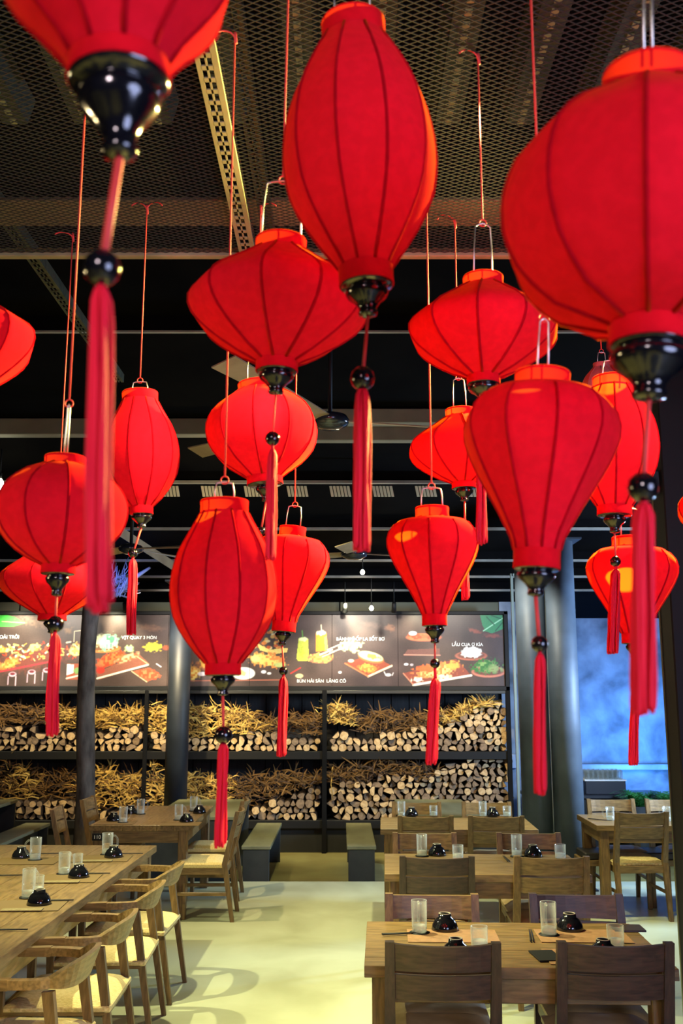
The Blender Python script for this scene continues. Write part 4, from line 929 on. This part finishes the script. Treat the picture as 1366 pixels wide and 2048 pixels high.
def lantern(kind, Y, top, bot, hw, ct_, cb_, label, cap=None, bead=None, tassel=None, handle=None, cord_w=2.0, hook=True, spin=0, m='silk', strx=None):
    """top, bot: photo points of the cloth body's ends; hw, ct_, cb_: half widths in photo pixels; all at depth Y"""
    A, B = P(*top, Y), P(*bot, Y); ax = (A-B); H = ax.length; pm_ = M_PX((top[1]+bot[1])/2, Y)
    R, rt, rb = hw*pm_, ct_*pm_, cb_*pm_
    root = thing('silk_lantern', label, 'lantern', B, 0, 'red silk lanterns')
    q = Vector((0, 0, 1)).rotation_difference(ax.normalized()).to_matrix().to_4x4() @ Matrix.Rotation(spin, 4, 'Z')
    pr = smooth_prof(PROF[kind], rt/R, rb/R)
    flat = lambda t, i: 1-(1-(math.cos(PI/NR)/math.cos((t % (2*PI/NR))-PI/NR)))*.62
    def flatr(t, i):
        e = min(i, len(pr)-1-i)/4; return 1-(1-flat(t, i))*min(1, e)*1.15
    shade = MB().lathe([(r*R, h*H) for h, r in pr], NR*6, rad=flatr, mtx=q).build('shade', M[m], root)
    rib_r = .0018+R*.009
    for k in range(NR):
        a = 2*PI*k/NR; pts = [q @ Vector(((r*R+.0008-rib_r*.5)*math.cos(a), (r*R+.0008-rib_r*.5)*math.sin(a), h*H)) for h, r in pr[::2]]
        MB().tube(pts, rib_r, 5).build('rib', M['silk_rib'] if m == 'silk' else M[m], shade)
    h0, h1 = PROF[kind][0][0], PROF[kind][-1][0]
    for nm, z0, z1, rr in (('bottom_collar', 0, h0, rb), ('top_collar', h1, 1, rt)):
        zz = [z0*H-(.002 if z0 == 0 else .004), (z0+z1)/2*H, z1*H+(.004 if z0 == 0 else .001)]
        MB().lathe([(rr*.94, zz[0]+.004), (rr*.98, zz[0]), (rr*1.0, zz[0]+.0015), (rr*.985, zz[1]), (rr*1.0, zz[2]-.0015), (rr*.985, zz[2]), (rr*.94, zz[2]-.004)], 40, mtx=q).build(nm, M['silk_dark'] if m == 'silk' else M[m], root)
    cpx = None
    if cap:
        cw_, clen = cap[0]*pm_, cap[1]*pm_
        prof = [(rb*.97, .004), (rb*.97, -.04*clen), (rb*.9, -.08*clen), (cw_*.86, -.10*clen), (cw_*.85, -.14*clen), (cw_, -.19*clen), (cw_*1.02, -.28*clen), (cw_*.92, -.40*clen), (cw_*.62, -.56*clen), (cw_*.44, -.70*clen), (cw_*.40, -.82*clen), (cw_*.46, -.88*clen), (cw_*.42, -.96*clen), (cw_*.2, -clen), (.001, -clen)]
        MB().lathe(prof[::-1], 28, mtx=q).build('end_cap', M['lacquer'], root)
        cpx = q @ Vector((0, 0, -clen))
    if bead:
        bp = P(bead[0], bead[1], Y)-B; br = bead[2]*M_PX(bead[1], Y)
        z_t0 = P(bead[0], tassel[0], Y).z-B.z; z_t1 = P(bead[0], tassel[1], Y).z-B.z; tw = tassel[2]*M_PX(tassel[1], Y)
        tx = P(tassel[3], tassel[1], Y).x-B.x if len(tassel) > 3 else bp.x
        if cpx is not None: MB().tube([cpx+Vector((0, 0, .004)), bp], cord_w*pm_, 6).build('tassel_cord', M['cord'], root)
        MB().lathe([(.0001, -br), (br*.5, -br*.87), (br*.87, -br*.5), (br, 0), (br*.87, br*.5), (br*.5, br*.87), (.0001, br)], 24, c=bp).build('bead', M['lacquer'], root)
        n = 26; mb = MB()
        ls = [(0, .25), (.02, .55), (.05, .86), (.12, .98), (.3, 1.0), (.6, 1.03), (.85, 1.08), (.97, 1.1), (1, 1.05)]
        for k in range(n):
            a = 2*PI*k/n*5; rr = tw*math.sqrt((k+.5)/n)*.86; sr = tw*.19; zend = random.uniform(-.03, .02)*abs(z_t1-z_t0)
            ph = random.uniform(0, 6); pts = []
            for u, wv in ls:
                wob = tw*.10*math.sin(u*7+ph)
                pts.append((bp.x+(tx-bp.x)*u+rr*wv*math.cos(a)+wob, bp.y+rr*wv*math.sin(a), z_t0+(z_t1-z_t0)*u+(zend if u > .9 else 0)))
            mb.tube(pts, sr, 5)
        mb.tube([(bp.x, bp.y, bp.z-br*.8), (bp.x, bp.y, z_t0-.004)], tw*.3, 6)
        o = mb.build('tassel', M['thread'], root); o['kind'] = 'stuff'
    if handle:
        hwx, ytop = handle[:2]; wz = max(.03, (P(top[0], ytop, Y)-A).length); wx = hwx*pm_; hr = .0019
        ang = random.uniform(-.25, .25) if len(handle) < 3 else handle[2]
        qq = q @ Matrix.Rotation(ang-spin, 4, 'Z')
        pts = [qq @ Vector(v) for v in ((-wx, 0, H-.01), (-wx*.96, 0, H+wz*.55), (-wx*.82, 0, H+wz*.96), (-wx*.5, 0, H+wz), (0, 0, H+wz*1.03), (wx*.5, 0, H+wz), (wx*.82, 0, H+wz*.96), (wx*.96, 0, H+wz*.55), (wx, 0, H-.01))]
        wh = MB().tube(pts, hr, 6).build('wire_handle', M['wire'], root)
        hp = q @ Vector((0, 0, H+wz)); rr = .009
        MB().tube([hp+Vector((rr*math.cos(a*PI/5), 0, rr*.6+rr*math.sin(a*PI/5))) for a in range(11)], .0016, 5).build('hook_ring', M['cord'], wh)
        yz = (HM if Y < MY1 else roofz(Y)+.115)-B.z
        xo = 0 if strx is None else strx*pm_
        st = MB().tube([hp+Vector((0, 0, .014)), Vector((hp.x+xo, hp.y, yz))], .0019+.0004*Y/3, 5).build('hanging_string', M['cord'], root)
        if hook and Y < MY1:                 # the tied end with its loose tails
            k = Vector((hp.x+xo, hp.y, yz-.004)); mb = MB()
            for n_ in range(random.choice((1, 2))):
                dx = random.choice((-1, 1)); l_ = random.uniform(.025, .045); rr = random.uniform(.6, 1.2)
                mb.tube([k+Vector((dx*l_*(1-math.cos(a))*.75, -.012*a/2, l_*rr*math.sin(a)*.7-.012)) for a in (0, .5, 1.0, 1.5, 2.0, 2.5, 2.8)], .0022, 5)
            mb.tube([k+Vector((0, 0, .008)), k+Vector((.003, 0, -.024))], .0042, 6)
            mb.build('string_knot', M['cord'], st)
    return root

lantern('olive', .80, (232, -330), (238, 162), 235, 120, 100, 'very near red lantern cut by the top edge, long blurred tassel down the left', cap=(78, 165), bead=(204, 536, 38), tassel=(575, 1212, 28, 196), handle=(60, -420), cord_w=9)
lantern('olive', 1.50, (706, 48), (733, 570), 153, 66, 54, 'large red olive shaped lantern hanging top centre', cap=(41, 65), bead=(725, 757, 25), tassel=(778, 1095, 19, 724), handle=(38, -60), cord_w=3.5)
lantern('squat', 1.08, (1296, 152), (1298, 690), 292, 92, 78, 'very near wide round red lantern filling the upper right edge', cap=(74, 112), bead=(1286, 975, 31), tassel=(1010, 1420, 26, 1288), handle=(9, -120, 0), cord_w=5)
lantern('saucer', 1.85, (562, 482), (553, 742), 180, 52, 42, 'wide red saucer shaped lantern tilted beneath the top centre one', cap=(34, 48), bead=(545, 877, 15), tassel=(900, 1115, 12, 540), handle=(40, 365, .1), spin=.2, strx=8)
lantern('saucer', 2.22, (966, 556), (967, 768), 150, 41, 33, 'wide red saucer shaped lantern under the very near round one, wire handle showing', cap=(30, 36), bead=(962, 850, 12), tassel=(870, 1083, 11, 963), handle=(19, 450, .1), spin=.1)
lantern('ball', 3.0, (519, 768), (530, 968), 112, 44, 36, 'round red lantern hanging straight below the tilted saucer, brightly backlit', cap=(19, 36), bead=(522, 1062, 9), tassel=(1080, 1230, 8), handle=(24, 715), spin=.25)
lantern('olive', 2.14, (449, 1003), (446, 1348), 106, 49, 36, 'orange lit red olive lantern in front of the steel column', cap=(24, 42), bead=(447, 1470, 18), tassel=(1488, 1690, 12, 440), handle=(20, 965), cord_w=3, spin=.1)
lantern('onion', 3.2, (586, 1055), (567, 1262), 80, 27, 24, 'red onion shaped lantern half hidden behind the orange lit olive one', cap=(16, 28), bead=(567, 1342, 9), tassel=(1355, 1510, 10, 563), handle=(15, 1012, 0), spin=.2)
lantern('onion', 1.60, (1085, 748), (1073, 1136), 156, 56, 46, 'large red onion shaped lantern right of centre', cap=(36, 56), bead=(1079, 1288, 17), tassel=(1308, 1584, 13, 1080), handle=(11, 640, 0), cord_w=4, spin=.32)
lantern('olive', 2.65, (1226, 757), (1229, 1030), 89, 41, 34, 'brightly backlit red lantern behind the right side of the large onion one', cap=(22, 36), bead=(1231, 1123, 11), tassel=(1140, 1304, 12, 1226), handle=(22, 722, .1), spin=.1)
lantern('saucer', 3.1, (920, 820), (928, 976), 108, 30, 24, 'small red saucer lantern peeking out left of the large onion one', cap=(18, 27), bead=(930, 1060, 8), tassel=(1075, 1198, 8, 931), handle=(13, 758, 0), spin=.3)
lantern('onion', 2.55, (864, 1016), (869, 1250), 94, 34, 25, 'red onion lantern hanging in front of the menu board, ring and handle above', cap=(19, 36), bead=(870, 1327, 10), tassel=(1358, 1525, 12, 862), handle=(22, 976, 0), spin=.15)
lantern('onion', 2.85, (1262, 1076), (1267, 1286), 89, 38, 23, 'red onion lantern in front of the blue wall', cap=(15, 30), bead=(1270, 1373, 9), tassel=(1385, 1528, 10, 1267), handle=(20, 1018, 0), spin=.3)
lantern('ball', 2.05, (131, 915), (116, 1146), 130, 41, 34, 'round red lantern near the left edge, orange lit on one side', cap=(23, 46), bead=(111, 1248, 17), tassel=(1270, 1468, 12, 104), handle=(3, 812, 0), cord_w=2.5, spin=.05)
lantern('saucer', 3.2, (112, 1080), (104, 1240), 107, 33, 28, 'red saucer lantern just below and behind the round left one', cap=(16, 26), bead=(104, 1300, 7), tassel=(1312, 1440, 7), handle=(16, 1040), spin=.2)
lantern('olive', 3.0, (280, 786), (283, 1028), 76, 36, 23, 'slim red olive lantern beside the long blurred tassel, wire handle and string above', cap=(20, 28), bead=(266, 1106, 10), tassel=(1120, 1266, 10, 262), handle=(16, 764, 0), spin=.2)
lantern('saucer', 2.2, (-100, 580), (-72, 800), 152, 44, 36, 'red saucer lantern cut by the left edge', cap=(26, 38), bead=(-80, 880, 12), tassel=(900, 1080, 11), handle=(20, 500), spin=.1)
lantern('ball', 3.9, (1203, 728), (1203, 850), 40, 17, 14, 'pale pink lantern hidden behind the backlit red one', cap=(8, 14), handle=(8, 705), m='silk_pink')
lantern('saucer', 2.6, (1462, 940), (1462, 1100), 104, 33, 26, 'red saucer lantern just showing at the right edge', cap=(17, 26), handle=(18, 890))
